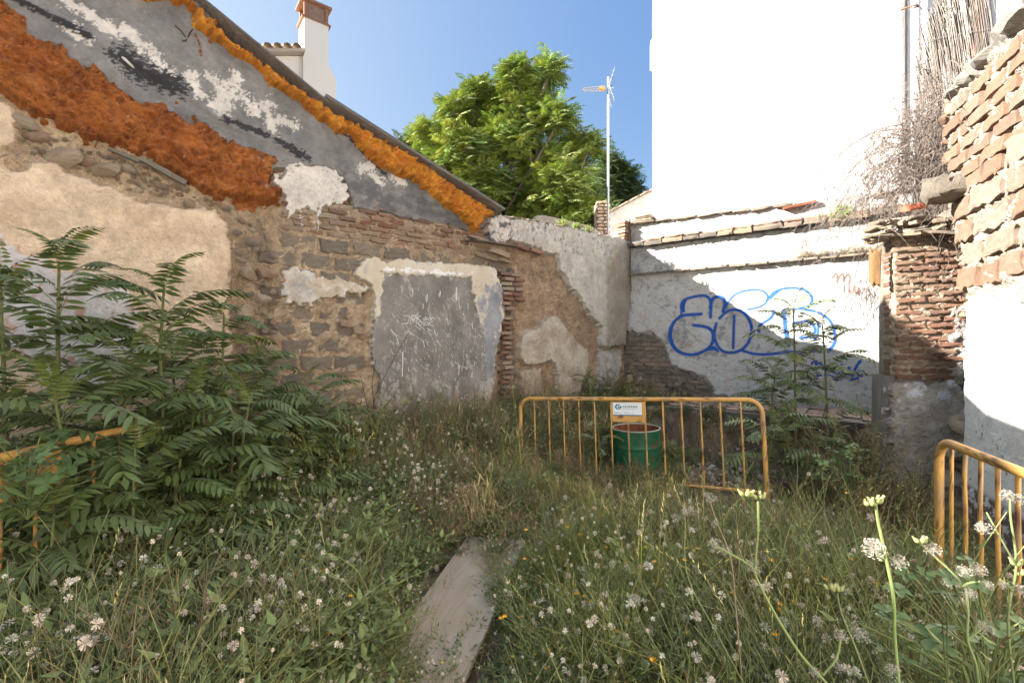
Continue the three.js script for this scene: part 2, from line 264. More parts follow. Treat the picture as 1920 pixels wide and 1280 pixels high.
  // sprayed foam: a broad rust band and a brighter roll under the roof edge
  const foam = (x, y, s) => { const wx = x + 0.1 * n2(x * 2, y * 2), wy = y + 0.42 * x + 0.06 * n2(x * 3, y * 3 + 7); return s * (0.75 * billow(wx * 2.2, wy * 4.6, 2) + 0.55 * billow(wx * 6 + 9, wy * 10, 2)) + 0.03 * billow(wx * 11, wy * 17, 2) + 0.006 * fbm(x * 34, y * 40, 2); };
  part('foam_band', relief({ poly: [[-5.962,4.637],[-4.265,4.663],[-4.018,4.519],[-3.978,4.402],[-3.893,4.293],[-3.772,4.255],[-3.661,4.224],[-3.568,4.131],[-3.471,4.128],[-3.296,4.027],[-3.100,3.960],[-2.948,4.025],[-2.888,3.902],[-2.695,3.890],[-2.496,3.776],[-2.266,3.765],[-2.039,3.707],[-1.892,3.678],[-2.007,3.555],[-2.071,3.422],[-1.974,3.342],[-1.958,3.166],[-2.128,3.094],[-2.429,3.097],[-2.668,3.107],[-2.815,3.186],[-3.192,3.387],[-3.420,3.404],[-3.578,3.397],[-3.739,3.467],[-3.905,3.512],[-3.999,3.592],[-4.090,3.666],[-5.962,3.682]], res: 0.0135, rag: 0.1, ragScale: 5, edge: 0.08,
    z: (x, y, d) => 0.085 + foam(x, y, 0.075) + 0.05 * sm(0, 0.25, d),
    col: (x, y) => { const a = fbm(x * 1.1, y * 2, 4), b = fbm(x * 11, y * 22, 4, 0.7); let c = mixc([0.27, 0.075, 0.017], [0.5, 0.18, 0.042], clamp(0.5 + 0.6 * a + 0.35 * b)); c = mixc(c, [0.2, 0.06, 0.025], sm(0.25, 0.6, fbm(x * 5 + 9, y * 8, 4)) * 0.8); return mixc(c, [0.6, 0.5, 0.4], sm(0.0, 0.07, fbm(x * 7 + 90, y * 12, 4, 0.65) - lerp(0.62, 0.2, sm(-2.5, -1.85, x))) * 0.9); } }), vc({ bumpMap: bumpRough, bumpScale: 0.01 }), H);
  part('foam_strip', relief({ poly: [[-3.464,4.921],[-3.435,4.788],[-3.398,4.746],[-3.323,4.825],[-3.124,4.839],[-2.990,4.936],[-2.905,4.869],[-2.845,4.917],[-2.802,4.775],[-2.668,4.706],[-2.463,4.598],[-2.266,4.558],[-2.092,4.405],[-1.820,4.314],[-1.625,4.184],[-1.426,4.083],[-1.276,4.106],[-1.021,3.870],[-0.807,3.772],[-0.388,3.710],[-0.045,3.524],[0.375,3.334],[0.447,3.207],[0.575,3.178],[0.716,3.388],[0.979,3.559],[-0.456,4.112],[-1.524,4.396],[-2.195,4.677],[-2.477,4.817],[-2.749,5.030],[-2.828,5.122]], res: 0.013, rag: 0.06, ragScale: 8, edge: 0.07,
    z: (x, y, d) => 0.1 + 0.06 * billow(x * 5.5 + 3, y * 5.5, 3) + 0.03 * billow(x * 14, y * 14 + 5, 3) + 0.07 * sm(0, 0.12, d),
    col: (x, y) => { const a = fbm(x * 3, y * 3, 4), b = fbm(x * 14, y * 14, 3); return mixc(mixc([0.5, 0.15, 0.016], [0.75, 0.33, 0.035], clamp(0.5 + 0.6 * a + 0.35 * b)), [0.2, 0.07, 0.02], sm(0.3, 0.6, fbm(x * 6, y * 9 + 4, 4)) * 0.7); } }), vc({ bumpMap: bumpRough, bumpScale: 0.008 }), H);
  for (const [p, w] of [[[[-2.775,4.759],[-2.740,4.677],[-2.722,4.549],[-2.704,4.485]], 0.03], [[[-2.356,4.559],[-2.336,4.498],[-2.356,4.406]], 0.022], [[[-2.893,4.022],[-2.922,3.970],[-2.914,3.920]], 0.03], [[[-2.668,4.728],[-2.613,4.662]], 0.03], [[[-2.381,4.426],[-2.307,4.337]], 0.02]])
    part('foam_drip', relief({ poly: [...p.map(([x, y], i) => [x - w * (1 - 0.25 * i), y]), ...p.slice().reverse().map(([x, y], i) => [x + w * (0.6 + 0.25 * i), y])], res: 0.01, rag: 0.04, ragScale: 14, edge: 0.03, z: (x, y) => 0.09 + foam(x * 2, y * 2, 0.02), col: (x, y) => mixc([0.33, 0.1, 0.015], [0.5, 0.18, 0.03], clamp(0.5 + fbm(x * 16, y * 16, 3))) }), vc({ bumpScale: 0.008 }), H);
  // roof sheets lying on the slope
  const sheetM = mat({ rgb: [0.3, 0.28, 0.26], bumpMap: bumpRough, bumpScale: 0.008, map: toneGrain });
  const sheet = (a, b, up, th, out) => { const g = new THREE.BoxGeometry(Math.hypot(b[0] - a[0], b[1] - a[1]), th, 3.2 + out), o = part('roof_sheet', g, sheetM, H); o.position.set((a[0] + b[0]) / 2, (a[1] + b[1]) / 2 + up, out - (3.2 + out) / 2); o.rotation.z = Math.atan2(b[1] - a[1], b[0] - a[0]); };
  const q = [[-2.806,5.079],[-1.511,4.393],[-1.554,4.393],[0.999,3.554]];
  sheet(q[0], q[1], 0.0, 0.018, 0.2); sheet(q[2], q[3], 0.055, 0.035, 0.23); for (let i = 0; i < 5; i++) sheet(roof[i], roof[i + 1], 0.0, 0.018, 0.2);
  // white paint drips over the brick
  part('paint_patch', relief({ poly: [[-2.049,3.539],[-1.985,3.495],[-1.898,3.658],[-1.700,3.743],[-1.493,3.762],[-1.320,3.720],[-1.276,3.556],[-1.212,3.394],[-1.308,3.286],[-1.463,3.244],[-1.554,3.165],[-1.577,2.949],[-1.601,2.945],[-1.625,3.140],[-1.718,3.173],[-1.775,3.084],[-1.769,2.969],[-1.797,2.964],[-1.820,3.094],[-1.870,3.026],[-1.936,3.039],[-1.953,3.167],[-1.974,3.330],[-2.071,3.387]], res: 0.011, rag: 0.08, ragScale: 10, edge: 0.012, z: (x, y) => 0.058 + 0.012 * fbm(x * 5, y * 5, 4),
    col: (x, y) => mixc(mulc([0.66, 0.61, 0.55], 1 + 0.12 * fbm(x * 9, y * 9, 3)), [0.45, 0.3, 0.2], sm(0.4, 0.48, fbm(x * 13, y * 13, 4, 0.6)) * 0.9) }), vc({ bumpScale: 0.005 }), H);
  // red brick courses over the grey blocks
  let row = 0;
  for (let y = 2.925; y < 3.36; y += 0.068, row++) for (let x = -2.0 + (row % 2) * 0.12 + r() * 0.03; x < 0.72; x += 0.25) {
    if (y > 3.2 && (x < -1.6)) continue;
    piece('brick', pick(r, brickGeos), r() < (y > 3.1 ? 0.5 : 0.12) ? pick(r, brickMats) : pick(r, dustyBrick), H, [x + 0.12, y + (r() - 0.5) * 0.008, -0.012 + r() * 0.03], [0.232 + (r() - 0.5) * 0.05, 0.05 + r() * 0.012, 0.1], [(r() - 0.5) * 0.1, (r() - 0.5) * 0.08, (r() - 0.5) * 0.04]);
  }
  // cinder block courses round the walled-up doorway
  row = 0;
  for (let y = 2.78; y > 0.2; y -= 0.197, row++) for (let x = -2.0 - (row % 2) * 0.2; x < 0.9; x += 0.4) {
    const w = 0.375 + (r() - 0.5) * 0.05, cx = x + 0.2; if (cx + w / 2 > -0.93 && y < 2.68) continue; if (cx < -2.0) continue; if (r() < 0.12 && y < 2.4) continue;
    const rec = (y < 2.2 && y > 1.75) ? 0.0 : r() * 0.03;
    piece('concrete_block', pick(r, blockGeos), pick(r, cinder), H, [cx, y + (r() - 0.5) * 0.02, -0.032 + rec], [w, 0.176 + (r() - 0.5) * 0.02, 0.13], [(r() - 0.5) * 0.09, (r() - 0.5) * 0.07, (r() - 0.5) * 0.03]);
  }
  for (const [x, y, w] of [[-1.301,1.863],[-1.127,1.781],[-1.074,1.703],[-1.212,1.325]].map((p, i) => [...p, [0.1, 0.13, 0.08, 0.12][i]])) piece('brick', pick(r, brickGeos), pick(r, dustyBrick), H, [x, y, 0.05], [w, w * 0.8, 0.08]);
  // rubble: the torn-out strip beside the blocks and the band under the foam
  const strip = polySD([[-2.424,2.974],[-2.113,2.968],[-2.049,2.654],[-2.007,2.362],[-2.007,1.887],[-1.996,1.353],[-1.953,0.933],[-2.405,0.972]]), band = polySD([[-3.981,3.472],[-3.905,3.476],[-3.739,3.449],[-3.578,3.378],[-3.192,3.367],[-2.815,3.159],[-2.429,3.069],[-2.429,2.956],[-2.604,3.037],[-2.828,3.039],[-3.039,3.041],[-3.219,3.036],[-3.409,3.127],[-3.554,3.144],[-3.743,3.223],[-3.905,3.220],[-3.968,3.322]]);
  let placed = [];
  const scatter = (sd, x0, x1, y0, y1, n, s0, s1, zz) => { for (let k = 0; k < n; k++) { const x = lerp(x0, x1, r()), y = lerp(y0, y1, r()), s = lerp(s0, s1, r() * r()); if (sd(x, y) < s * 0.25) continue; if (placed.some(([a, b, c]) => Math.hypot(a - x, b - y) < (c + s) * 0.42)) continue; placed.push([x, y, s]); piece('stone', pick(r, stoneGeos), pick(r, stoneMats), H, [x, y, zz + r() * 0.03], [s * 1.25, s * (0.6 + 0.4 * r()), s * 0.75], [r() * 0.5 - 0.25, r() * 6, r() * 0.7 - 0.35]); } };
  for (const [x, y, s] of [[-2.302, 2.382, 0.26], [-2.128, 2.398, 0.22], [-2.326, 1.964, 0.25], [-2.266, 2.713, 0.13], [-2.154, 2.116, 0.16], [-2.366, 2.501, 0.1], [-2.113, 1.621, 0.2], [-2.277, 1.707, 0.16]]) { placed.push([x, y, s]); piece('stone', pick(r, stoneGeos), pick(r, stoneMats), H, [x, y, 0.06], [s * 1.2, s * 0.7, s * 0.7], [0.2, r() * 6, 0.1]); }
  scatter(strip, -2.75, -1.95, 0.6, 3.1, 1500, 0.05, 0.24, 0.035);
  for (const [x, y, s] of [[-3.716, 3.258, 0.24], [-3.873, 3.384, 0.14], [-3.453, 3.215, 0.2], [-3.571, 3.245, 0.13], [-3.270, 3.267, 0.13], [-3.361, 3.276, 0.1], [-3.953, 3.507, 0.16], [-2.806, 3.016, 0.14], [-3.039, 3.155, 0.1]]) { placed.push([x, y, s]); piece('stone', pick(r, stoneGeos), pick(r, stoneMats.slice(0, 4)), H, [x, y, 0.045], [s * 1.5, s * 0.75, s * 0.8], [0.2, r() * 6, -0.25]); }
  scatter(band, -4.1, -2.3, 2.7, 3.7, 2600, 0.03, 0.12, 0.03);
  for (const [a, b, w] of [[...[[-3.192,3.367],[-2.837,3.197]], 0.05], [...[[-3.416,3.395],[-3.192,3.326]], 0.03]]) { const o = piece('batten', roughBox(5, 0.04), woodMats[1], H, [(a[0] + b[0]) / 2, (a[1] + b[1]) / 2, 0.11], [Math.hypot(b[0] - a[0], b[1] - a[1]), w, 0.05], [0, 0, Math.atan2(b[1] - a[1], b[0] - a[0])]); }
  { const [c] = [[-3.277,4.239]]; piece('stone', stoneGeos[2], mat({ rgb: [0.6, 0.56, 0.5] }), H, [c[0], c[1], 0.08], [0.12, 0.035, 0.04], [0, 0, -0.7]); }
  { const [c] = [[-2.828,4.652]], g = new GB(); for (const [dx, dy, l] of [[-0.05, 0.03, 0.09], [0.02, 0.05, 0.08], [-0.02, -0.06, 0.1]]) g.tube([V(c[0], c[1], 0.05), V(c[0] + dx, c[1] + dy, 0.05 + l * 0.6), V(c[0] + dx * 2, c[1] + dy * 1.4, 0.05 + l)], 0.006, [0.12, 0.06, 0.03], 5); part('rebar', g.geo(), vc({ roughness: 0.8 }), H); }
  // plaster rest with traces of blue
  part('plaster_patch', relief({ poly: [[-1.980,2.442],[-1.854,2.496],[-1.729,2.466],[-1.511,2.418],[-1.276,2.425],[-1.101,2.375],[-0.980,2.311],[-1.054,2.233],[-1.395,2.160],[-1.666,2.070],[-1.942,2.045],[-1.990,2.215]], res: 0.014, rag: 0.09, ragScale: 6, edge: 0.015, z: (x, y) => 0.075 + 0.012 * fbm(x * 5, y * 5, 4),
    col: (x, y) => { const a = fbm(x * 5, y * 5, 4), k = sm(0.3, -0.1, Math.hypot((x + 1.78) * 1.1, y - 2.28)); let c = mixc([0.5, 0.4, 0.28], [0.62, 0.57, 0.5], clamp(0.5 + a)); return mixc(c, [0.26, 0.33, 0.48], k * sm(-0.15, 0.3, fbm(x * 16, y * 16, 4, 0.7)) * 0.95); } }), vc({ bumpScale: 0.006 }), H);
  // walled-up doorway: cement panel inside a plaster surround
  {
    const N = 1024, x0 = -1.2, x1 = 1.25, y0 = 0.3, y1 = 2.85, cv = document.createElement('canvas'); cv.width = cv.height = N; const ctx = cv.getContext('2d');
    ctx.fillStyle = '#000'; ctx.fillRect(0, 0, N, N); const X = (x) => ((x - x0) / (x1 - x0)) * N, Y = (y) => (1 - (y - y0) / (y1 - y0)) * N;
    ctx.strokeStyle = '#fff'; ctx.fillStyle = '#fff'; ctx.lineCap = 'round';
    const rr = rnd(5);
    for (let k = 0; k < 950; k++) { const px = lerp(-0.75, 0.75, rr()), py = lerp(0.9, 2.5, 0.5 + 0.5 * (rr() + rr() - 1)), l = rr() ** 3 * 0.1, a = -1.1 + (rr() - 0.5) * 1.1; ctx.globalAlpha = 0.35 + 0.6 * rr(); ctx.lineWidth = 1 + 4.5 * rr() ** 4; ctx.beginPath(); ctx.moveTo(X(px), Y(py)); ctx.lineTo(X(px + Math.cos(a) * l), Y(py + Math.sin(a) * l)); ctx.stroke(); }
    for (const [px, py, l, w] of [[0.26, 2.4, 0.16, 9], [0.0, 2.33, 0.06, 7], [-0.55, 1.5, 0.3, 6], [-0.2, 2.28, 0.1, 6], [0.3, 1.3, 0.12, 5], [0.52, 1.2, 0.06, 6]]) { ctx.globalAlpha = 0.9; ctx.lineWidth = w; ctx.beginPath(); ctx.moveTo(X(px), Y(py)); ctx.lineTo(X(px - 0.01), Y(py - l)); ctx.stroke(); }
    ctx.globalAlpha = 0.75; ctx.lineWidth = 4; ctx.lineJoin = 'round';
    for (const p of [[[-0.539,1.986],[-0.456,1.982],[-0.479,1.889],[-0.569,1.873]], [[-0.449,1.876],[-0.434,1.989],[-0.372,1.991],[-0.388,1.941],[-0.441,1.933]], [[-0.349,1.992],[-0.357,1.921]], [[-0.294,1.994],[-0.357,1.949],[-0.287,1.923]], [[-0.263,1.952],[-0.223,1.982],[-0.200,1.940],[-0.263,1.931],[-0.192,1.969],[-0.175,1.926]], [[-0.167,1.977],[-0.143,1.941],[-0.119,1.978],[-0.086,1.950]], [[-0.357,1.878],[-0.349,1.921]], [[-0.302,1.915],[-0.349,1.892],[-0.302,1.865]], [[-0.279,1.909],[-0.247,1.909],[-0.255,1.873],[-0.287,1.880],[-0.279,1.909]], [[-0.231,1.910],[-0.200,1.911],[-0.200,1.874],[-0.239,1.874],[-0.231,1.910]], [[-0.175,1.918],[-0.184,1.860]], [[-0.135,1.920],[-0.175,1.889],[-0.103,1.855]]]) { ctx.beginPath(); p.forEach(([a, b], i) => (i ? ctx.lineTo(X(a), Y(b)) : ctx.moveTo(X(a), Y(b)))); ctx.stroke(); }
    const mark = ctx.getImageData(0, 0, N, N).data, d = new Uint8Array(N * N * 4), inner = polySD([[-0.828,2.525],[0.492,2.586],[0.556,2.273],[0.640,1.964],[0.744,1.650],[0.754,0.461],[-0.980,0.649],[-0.967,1.917],[-0.870,1.988]]), blue = lineD([[0.949,2.295],[0.850,1.970],[0.821,1.650],[0.783,1.173]]), topW = lineD([[-0.814,2.574],[-0.403,2.572],[0.080,2.602],[0.501,2.603]]), enc = (v) => 255 * (v <= 0.0031308 ? v * 12.92 : 1.055 * v ** (1 / 2.4) - 0.055);
    for (let j = 0; j < N; j++) for (let i = 0; i < N; i++) {
      const x = x0 + ((i + 0.5) / N) * (x1 - x0), y = y0 + ((j + 0.5) / N) * (y1 - y0), o = (j * N + i) * 4, a = fbm(x * 1.6, y * 1.2, 5, 0.6), s = fbm(x * 26, y * 3.2, 3), f = fbm(x * 30, y * 30, 2);
      let c = mixc([0.52, 0.44, 0.33], [0.6, 0.54, 0.45], clamp(0.5 + a));
      const bl = blue(x, y); c = mixc(c, mixc([0.3, 0.32, 0.35], [0.15, 0.16, 0.185], clamp(0.55 + 1.1 * a)), sm(0, 0.16, 0.3 - bl + 0.28 * fbm(x * 5, y * 4, 4, 0.6)) * 0.92);
      const inn = inner(x, y) + 0.07 * fbm(x * 5, y * 5, 5, 0.65), gcol = mulc(mixc([0.135, 0.125, 0.112], [0.25, 0.235, 0.212], clamp(0.5 + a * 0.9 + 0.35 * s * sm(2.1, 1.2, y))), 1 + 0.1 * f);
      c = mixc(c, gcol, sm(0, 0.02, inn));
      c = mixc(c, [0.38, 0.36, 0.33], sm(0.25, 0.5, fbm(x * 4 + 20, y * 2.4, 5, 0.65) + sm(1.5, 0.9, y) * 0.25) * 0.75);
      c = mixc(c, [0.4, 0.31, 0.24], sm(0.05, 0.3, fbm(x * 3, y * 4, 5, 0.6) + sm(1.05, 0.6, y) - 0.45) * 0.8);
      c = mixc(c, [0.74, 0.74, 0.73], sm(0.0, 0.02, 0.022 - topW(x, y) + 0.085 * fbm(x * 5, y * 7, 5, 0.68)));
      c = mixc(c, [0.66, 0.66, 0.64], (mark[(N - 1 - j) * N * 4 + i * 4] / 255) * 0.85);
      c = mulc(c, 1 + 0.06 * f); for (let q = 0; q < 3; q++) d[o + q] = enc(clamp(c[q])); d[o + 3] = 255;
    }
    const tx = new THREE.DataTexture(d, N, N); tx.colorSpace = THREE.SRGBColorSpace; tx.magFilter = THREE.LinearFilter; tx.minFilter = THREE.LinearMipmapLinearFilter; tx.needsUpdate = true;
    part('doorway_panel', relief({ poly: [[-1.054,2.676],[-0.932,2.730],[-0.772,2.660],[-0.613,2.740],[-0.357,2.726],[0.097,2.753],[0.603,2.776],[0.919,2.777],[1.069,2.457],[1.130,2.126],[1.039,1.780],[0.939,1.392],[0.919,1.030],[0.850,0.730],[0.773,0.141],[-0.967,0.380],[-0.939,0.752],[-0.863,1.048],[-0.877,1.205],[-0.967,1.336],[-0.980,1.637],[-0.953,1.985],[-0.939,2.186],[-0.980,2.338],[-1.180,2.440],[-1.180,2.519]], res: 0.014, rag: 0.03, ragScale: 9, edge: 0.016, uv: (x, y) => [(x - x0) / (x1 - x0), (y - y0) / (y1 - y0)],
      z: (x, y) => 0.09 + 0.012 * fbm(x * 2, y * 2, 4) - 0.014 * sm(0.0, 0.03, inner(x, y)), col: () => [1, 1, 1] }), mat({ map: tx, bumpMap: tx, bumpScale: 0.004, roughness: 0.9 }), H);
  }
}
// ---------- the lower earth wall running on to the corner ----------
const earth = thing('earth_wall', 'crumbling brown earth wall with torn plaster between cement panel and graffiti wall', 'wall', null, [LW.o[0], 0, LW.o[1]], LRY);
{
  const H = earth, r = rnd(91), top = [[0.949,3.554],[1.307,3.582],[1.861,3.605],[2.470,3.612],[3.288,3.601],[4.186,3.606]];
  part('wall_core', slab([[1.02, -0.3], [1.02, top[0][1]], ...top, [4.3, top[5][1]], [4.3, -0.3]], -0.06, 0.4), mat({ rgb: [0.34, 0.27, 0.2], bumpMap: bumpRough, bumpScale: 0.02 }), H);
  part('earth_face', relief({ poly: [[1.02, -0.1], [1.02, 3.5], ...[[1.049,3.482],[1.978,3.500],[3.004,3.484],[4.055,3.485]], [4.12, -0.1]], res: 0.022, rag: 0, z: (x, y) => -0.02 + 0.05 * fbm(x * 2.5, y * 2.5, 5, 0.65) + 0.025 * fbm(x * 16, y * 20, 3),
    col: (x, y) => { const a = fbm(x * 3, y * 3, 4), b = fbm(x * 22, y * 24, 3, 0.7), w = sm(0.5, 0.7, fbm(x * 17 + 4, y * 17, 3, 0.7)); return mixc(mulc(mixc([0.439, 0.299, 0.192], [0.610, 0.439, 0.288], clamp(0.5 + a)), 1 + 0.4 * b), [0.5, 0.42, 0.32], w * 0.7); } }), vc({ bumpMap: bumpRough, bumpScale: 0.025 }), H);
  const pil = [[3.435,3.031]][0][0];
  const upper = (x, y) => { const a = fbm(x * 2.3, y * 1.6, 5, 0.62), b = fbm(x * 11, y * 8, 4, 0.65); let c = mixc([0.5, 0.46, 0.39], [0.62, 0.58, 0.51], clamp(0.5 + a)); c = mixc(c, [0.4, 0.34, 0.265], sm(pil - 0.02, pil + 0.05, x + 0.02 * b) * sm(3.5, 3.0, y + 0.4 * a)); c = mixc(c, [0.16, 0.15, 0.14], sm(0.18, 0.42, a * 0.5 + b * 0.55 + (y > 3.15 ? 0.08 : -0.12)) * 0.75); return mixc(c, [0.3, 0.26, 0.21], sm(0.45, 0.6, fbm(x * 19, y * 19, 3)) * 0.4); };
  part('plaster_patch', relief({ poly: [[1.192,3.546],[1.511,3.599],[2.470,3.630],[3.288,3.621],[4.219,3.611],[4.153,2.480],[4.006,1.568],[3.391,1.522],[3.303,1.728],[3.346,1.895],[3.060,2.091],[2.732,2.445],[2.496,2.624],[2.458,2.721],[2.269,2.868],[2.232,3.107],[1.978,3.077],[1.838,3.139],[1.611,3.163],[1.192,3.200]], res: 0.016, rag: 0.05, ragScale: 7, edge: 0.025, z: (x, y) => 0.065 + 0.02 * fbm(x * 1.6, y * 1.2, 4) + 0.04 * sm(pil - 0.05, pil + 0.08, x), col: upper }), vc({ bumpScale: 0.012 }), H);
  part('plaster_patch', relief({ poly: [[0.735,3.438],[0.949,3.570],[1.213,3.549],[1.213,3.203],[0.999,3.093],[0.754,3.109]], res: 0.013, rag: 0.05, ragScale: 9, edge: 0.03, z: (x, y) => 0.14 + 0.02 * fbm(x * 4, y * 4, 4), col: (x, y) => { const b = fbm(x * 6, y * 8, 4, 0.6); return mixc(mixc([0.6, 0.55, 0.5], [0.42, 0.31, 0.24], sm(0.1, 0.4, b)), [0.13, 0.125, 0.13], sm(0.12, 0.34, fbm(x * 5 + 30, y * 7, 4, 0.6))); } }), vc({ bumpScale: 0.012 }), H);
  part('plaster_patch', relief({ poly: [[2.195,2.089],[2.381,1.959],[2.652,1.696],[3.018,1.468],[2.976,1.183],[2.772,0.759],[2.679,0.532],[2.269,0.567],[2.232,0.912],[2.195,1.184],[2.085,1.339],[1.838,1.275],[1.511,1.260],[1.414,1.389],[1.425,1.768],[1.780,1.867],[2.014,2.056]], res: 0.015, rag: 0.04, edge: 0.02, z: (x, y) => 0.075 + 0.015 * fbm(x * 2, y * 2, 4), col: (x, y) => { const a = fbm(x * 2, y * 2, 5, 0.6); return mulc(mixc([0.42, 0.34, 0.25], [0.55, 0.49, 0.4], clamp(0.5 + a * 1.2)), 1 + 0.12 * fbm(x * 14, y * 14, 3)); } }), vc({ bumpScale: 0.01 }), H);
  part('plaster_patch', relief({ poly: [[1.425,1.229],[1.884,1.230],[1.907,0.862],[1.746,0.613],[1.435,0.640]], res: 0.018, rag: 0.07, edge: 0.02, z: () => 0.06, col: (x, y) => mulc([0.44, 0.36, 0.26], 1 + 0.25 * fbm(x * 6, y * 6, 4)) }), vc({ bumpScale: 0.012 }), H);
  part('plaster_patch', relief({ poly: [[3.317,1.494],[3.990,1.486],[3.895,0.987],[3.738,0.591],[3.173,0.634],[3.259,1.066]], res: 0.018, rag: 0.07, edge: 0.02, z: () => 0.05, col: (x, y) => mulc(mixc([0.44, 0.38, 0.3], [0.55, 0.52, 0.48], clamp(0.5 + fbm(x * 4, y * 4, 3))), 1 + 0.2 * fbm(x * 12, y * 12, 3)) }), vc({ bumpScale: 0.012 }), H);
  // torn brick jamb beside the doorway panel
  let k = 0;
  for (let y = 2.68; y > 0.5; y -= 0.075, k++) { const n = y > 2.3 ? 2 : 1; for (let j = 0; j < n; j++) if (r() > 0.12) piece('brick', pick(r, brickGeos), pick(r, r() < 0.5 ? dustyBrick : brickMats), H, [1.13 + (k % 2) * 0.05 + j * 0.2 + (r() - 0.5) * 0.03, y, 0.03 + r() * 0.03], [0.17 + r() * 0.07, 0.058, 0.14], [0, (r() - 0.5) * 0.3, (r() - 0.5) * 0.06]); }
  part('pilaster', relief({ poly: [[1.202,2.805],[1.371,2.780],[1.350,2.319],[1.328,1.650],[1.392,0.811],[1.202,0.825],[1.182,1.979]], res: 0.02, rag: 0.05, edge: 0.03, z: (x, y) => 0.06 + 0.03 * fbm(x * 4, y * 4, 4), col: (x, y) => mulc([0.25, 0.2, 0.155], 1 + 0.3 * fbm(x * 7, y * 7, 3)) }), vc({ bumpMap: bumpRough, bumpScale: 0.02 }), H);
  // slabs and bricks sticking out under the parapet
  for (const [a, b, th, out, m] of [[...[[0.447,3.099],[1.392,3.110]], 0.025, 0.2, stoneMats[4]], [...[[0.754,3.013],[1.182,2.951]], 0.09, 0.15, dustyBrick[1]], [...[[0.411,3.155],[0.754,3.117]], 0.03, 0.16, stoneMats[2]], [...[[0.949,2.876],[1.202,2.855]], 0.03, 0.14, stoneMats[0]], [...[[1.307,3.132],[1.577,3.099]], 0.06, 0.12, brickMats[0]], [...[[1.577,3.116],[1.884,3.066]], 0.065, 0.12, brickMats[1]], [...[[0.566,2.912],[0.999,2.866]], 0.05, 0.1, stoneMats[1]]])
    piece('projecting_slab', pick(r, brickGeos), m, H, [(a[0] + b[0]) / 2, (a[1] + b[1]) / 2, out / 2 + 0.02], [Math.hypot(b[0] - a[0], b[1] - a[1]), th, out], [0.05, 0, Math.atan2(b[1] - a[1], b[0] - a[0])]);
  for (let i = 0; i + 1 < top.length; i++) for (let f = 0; f < 1; f += 0.25) { const x = lerp(top[i][0], top[i + 1][0], f + 0.12), y = lerp(top[i][1], top[i + 1][1], f + 0.12); piece('coping_stone', pick(r, blockGeos), pick(r, [stoneMats[4], cinder[0], stoneMats[0]]), H, [x, y - 0.005, -0.18], [(top[i + 1][0] - top[i][0]) * 0.26, 0.05 + r() * 0.025, 0.5], [0.05, (r() - 0.5) * 0.1, (r() - 0.5) * 0.08]); }
  // rubble at the foot and the brick stub on the corner
  for (let i = 0; i < 46; i++) { const x = lerp(1.1, 4.0, r()), s = 0.06 + 0.14 * r() ** 2; piece('stone', pick(r, stoneGeos), pick(r, stoneMats), H, [x, 0.55 + s * 0.25 + (x < 1.6 ? r() * 0.35 : r() * 0.06), 0.05 + r() * 0.16], [s * 1.3, s, s], [r() * 3, r() * 6, r() * 3]); }
  for (let y = 3.62, j = 0; y < 3.95; y += 0.062, j++) for (let i = 0; i < 2; i++) piece('brick', pick(r, brickGeos), pick(r, dustyBrick), H, [3.98 + i * 0.14 + (j % 2) * 0.03, y, 0.02 - (i % 2) * 0.02], [0.13 + r() * 0.04, 0.052, 0.24], [0, (r() - 0.5) * 0.2, 0]);
  { const g = new GB(); g.tube([V(4.05, 3.98, 0.14), V(4.06, 3.6, 0.16), V(4.05, 3.1, 0.15), V(4.07, 2.6, 0.16)], 0.012, [0.2, 0.12, 0.08], 6); part('rusty_pipe', g.geo(), vc({ roughness: 0.8 }), H); }
  for (const [px, i] of [[2.432,3.569],[2.758,3.581],[3.046,3.586]].map((p, i) => [p, i])) sprig('wall_weed', ['small yellow green weed on the earth wall, leftmost of three', 'small yellow green weed on the earth wall, middle of three', 'small yellow green weed on the earth wall, rightmost of three'][i], 'weeds on top of the earth wall', [LW.o[0] + px[0] * LW.ax[0], px[1] + 0.02, LW.o[1] + px[0] * LW.ax[1]], 0.2 - i * 0.03, 60 + i, [0.2, 0.26, 0.03]);
}
// a rounded tuft of short leafy shoots
function sprig(name, label, group, pos, R, seed, rgb, n = 30) {
  const t = thing(name, label, 'plant', group, pos), r = rnd(seed), st = new GB(), lf = new GB();
  for (let k = 0; k < n; k++) { const a = r() * 6.28, e = 0.25 + r() * 1.25, d = V(Math.cos(a) * Math.cos(e), Math.sin(e), Math.sin(a) * Math.cos(e)), L = R * (0.55 + 0.45 * r()), tip = d.clone().multiplyScalar(L); st.tube([V(0, 0, 0), tip.clone().multiplyScalar(0.5).add(V(0, L * 0.06, 0)), tip], 0.003, mulc(rgb, 0.8), 3); for (let i = 0; i < 9; i++) { const u = 0.3 + 0.7 * (i / 8), s = V(r() - 0.5, r() - 0.2, r() - 0.5).normalize(), w = s.clone().cross(d).normalize(); lf.leaf(tip.clone().multiplyScalar(u), s, w, R * 0.2, R * 0.09, mulc(rgb, 0.7 + 0.6 * r())); } }
  part('stem', st.geo(), vc({ map: null, bumpMap: null }), t); part('foliage', lf.geo(), leafMat(), t); return t;
}

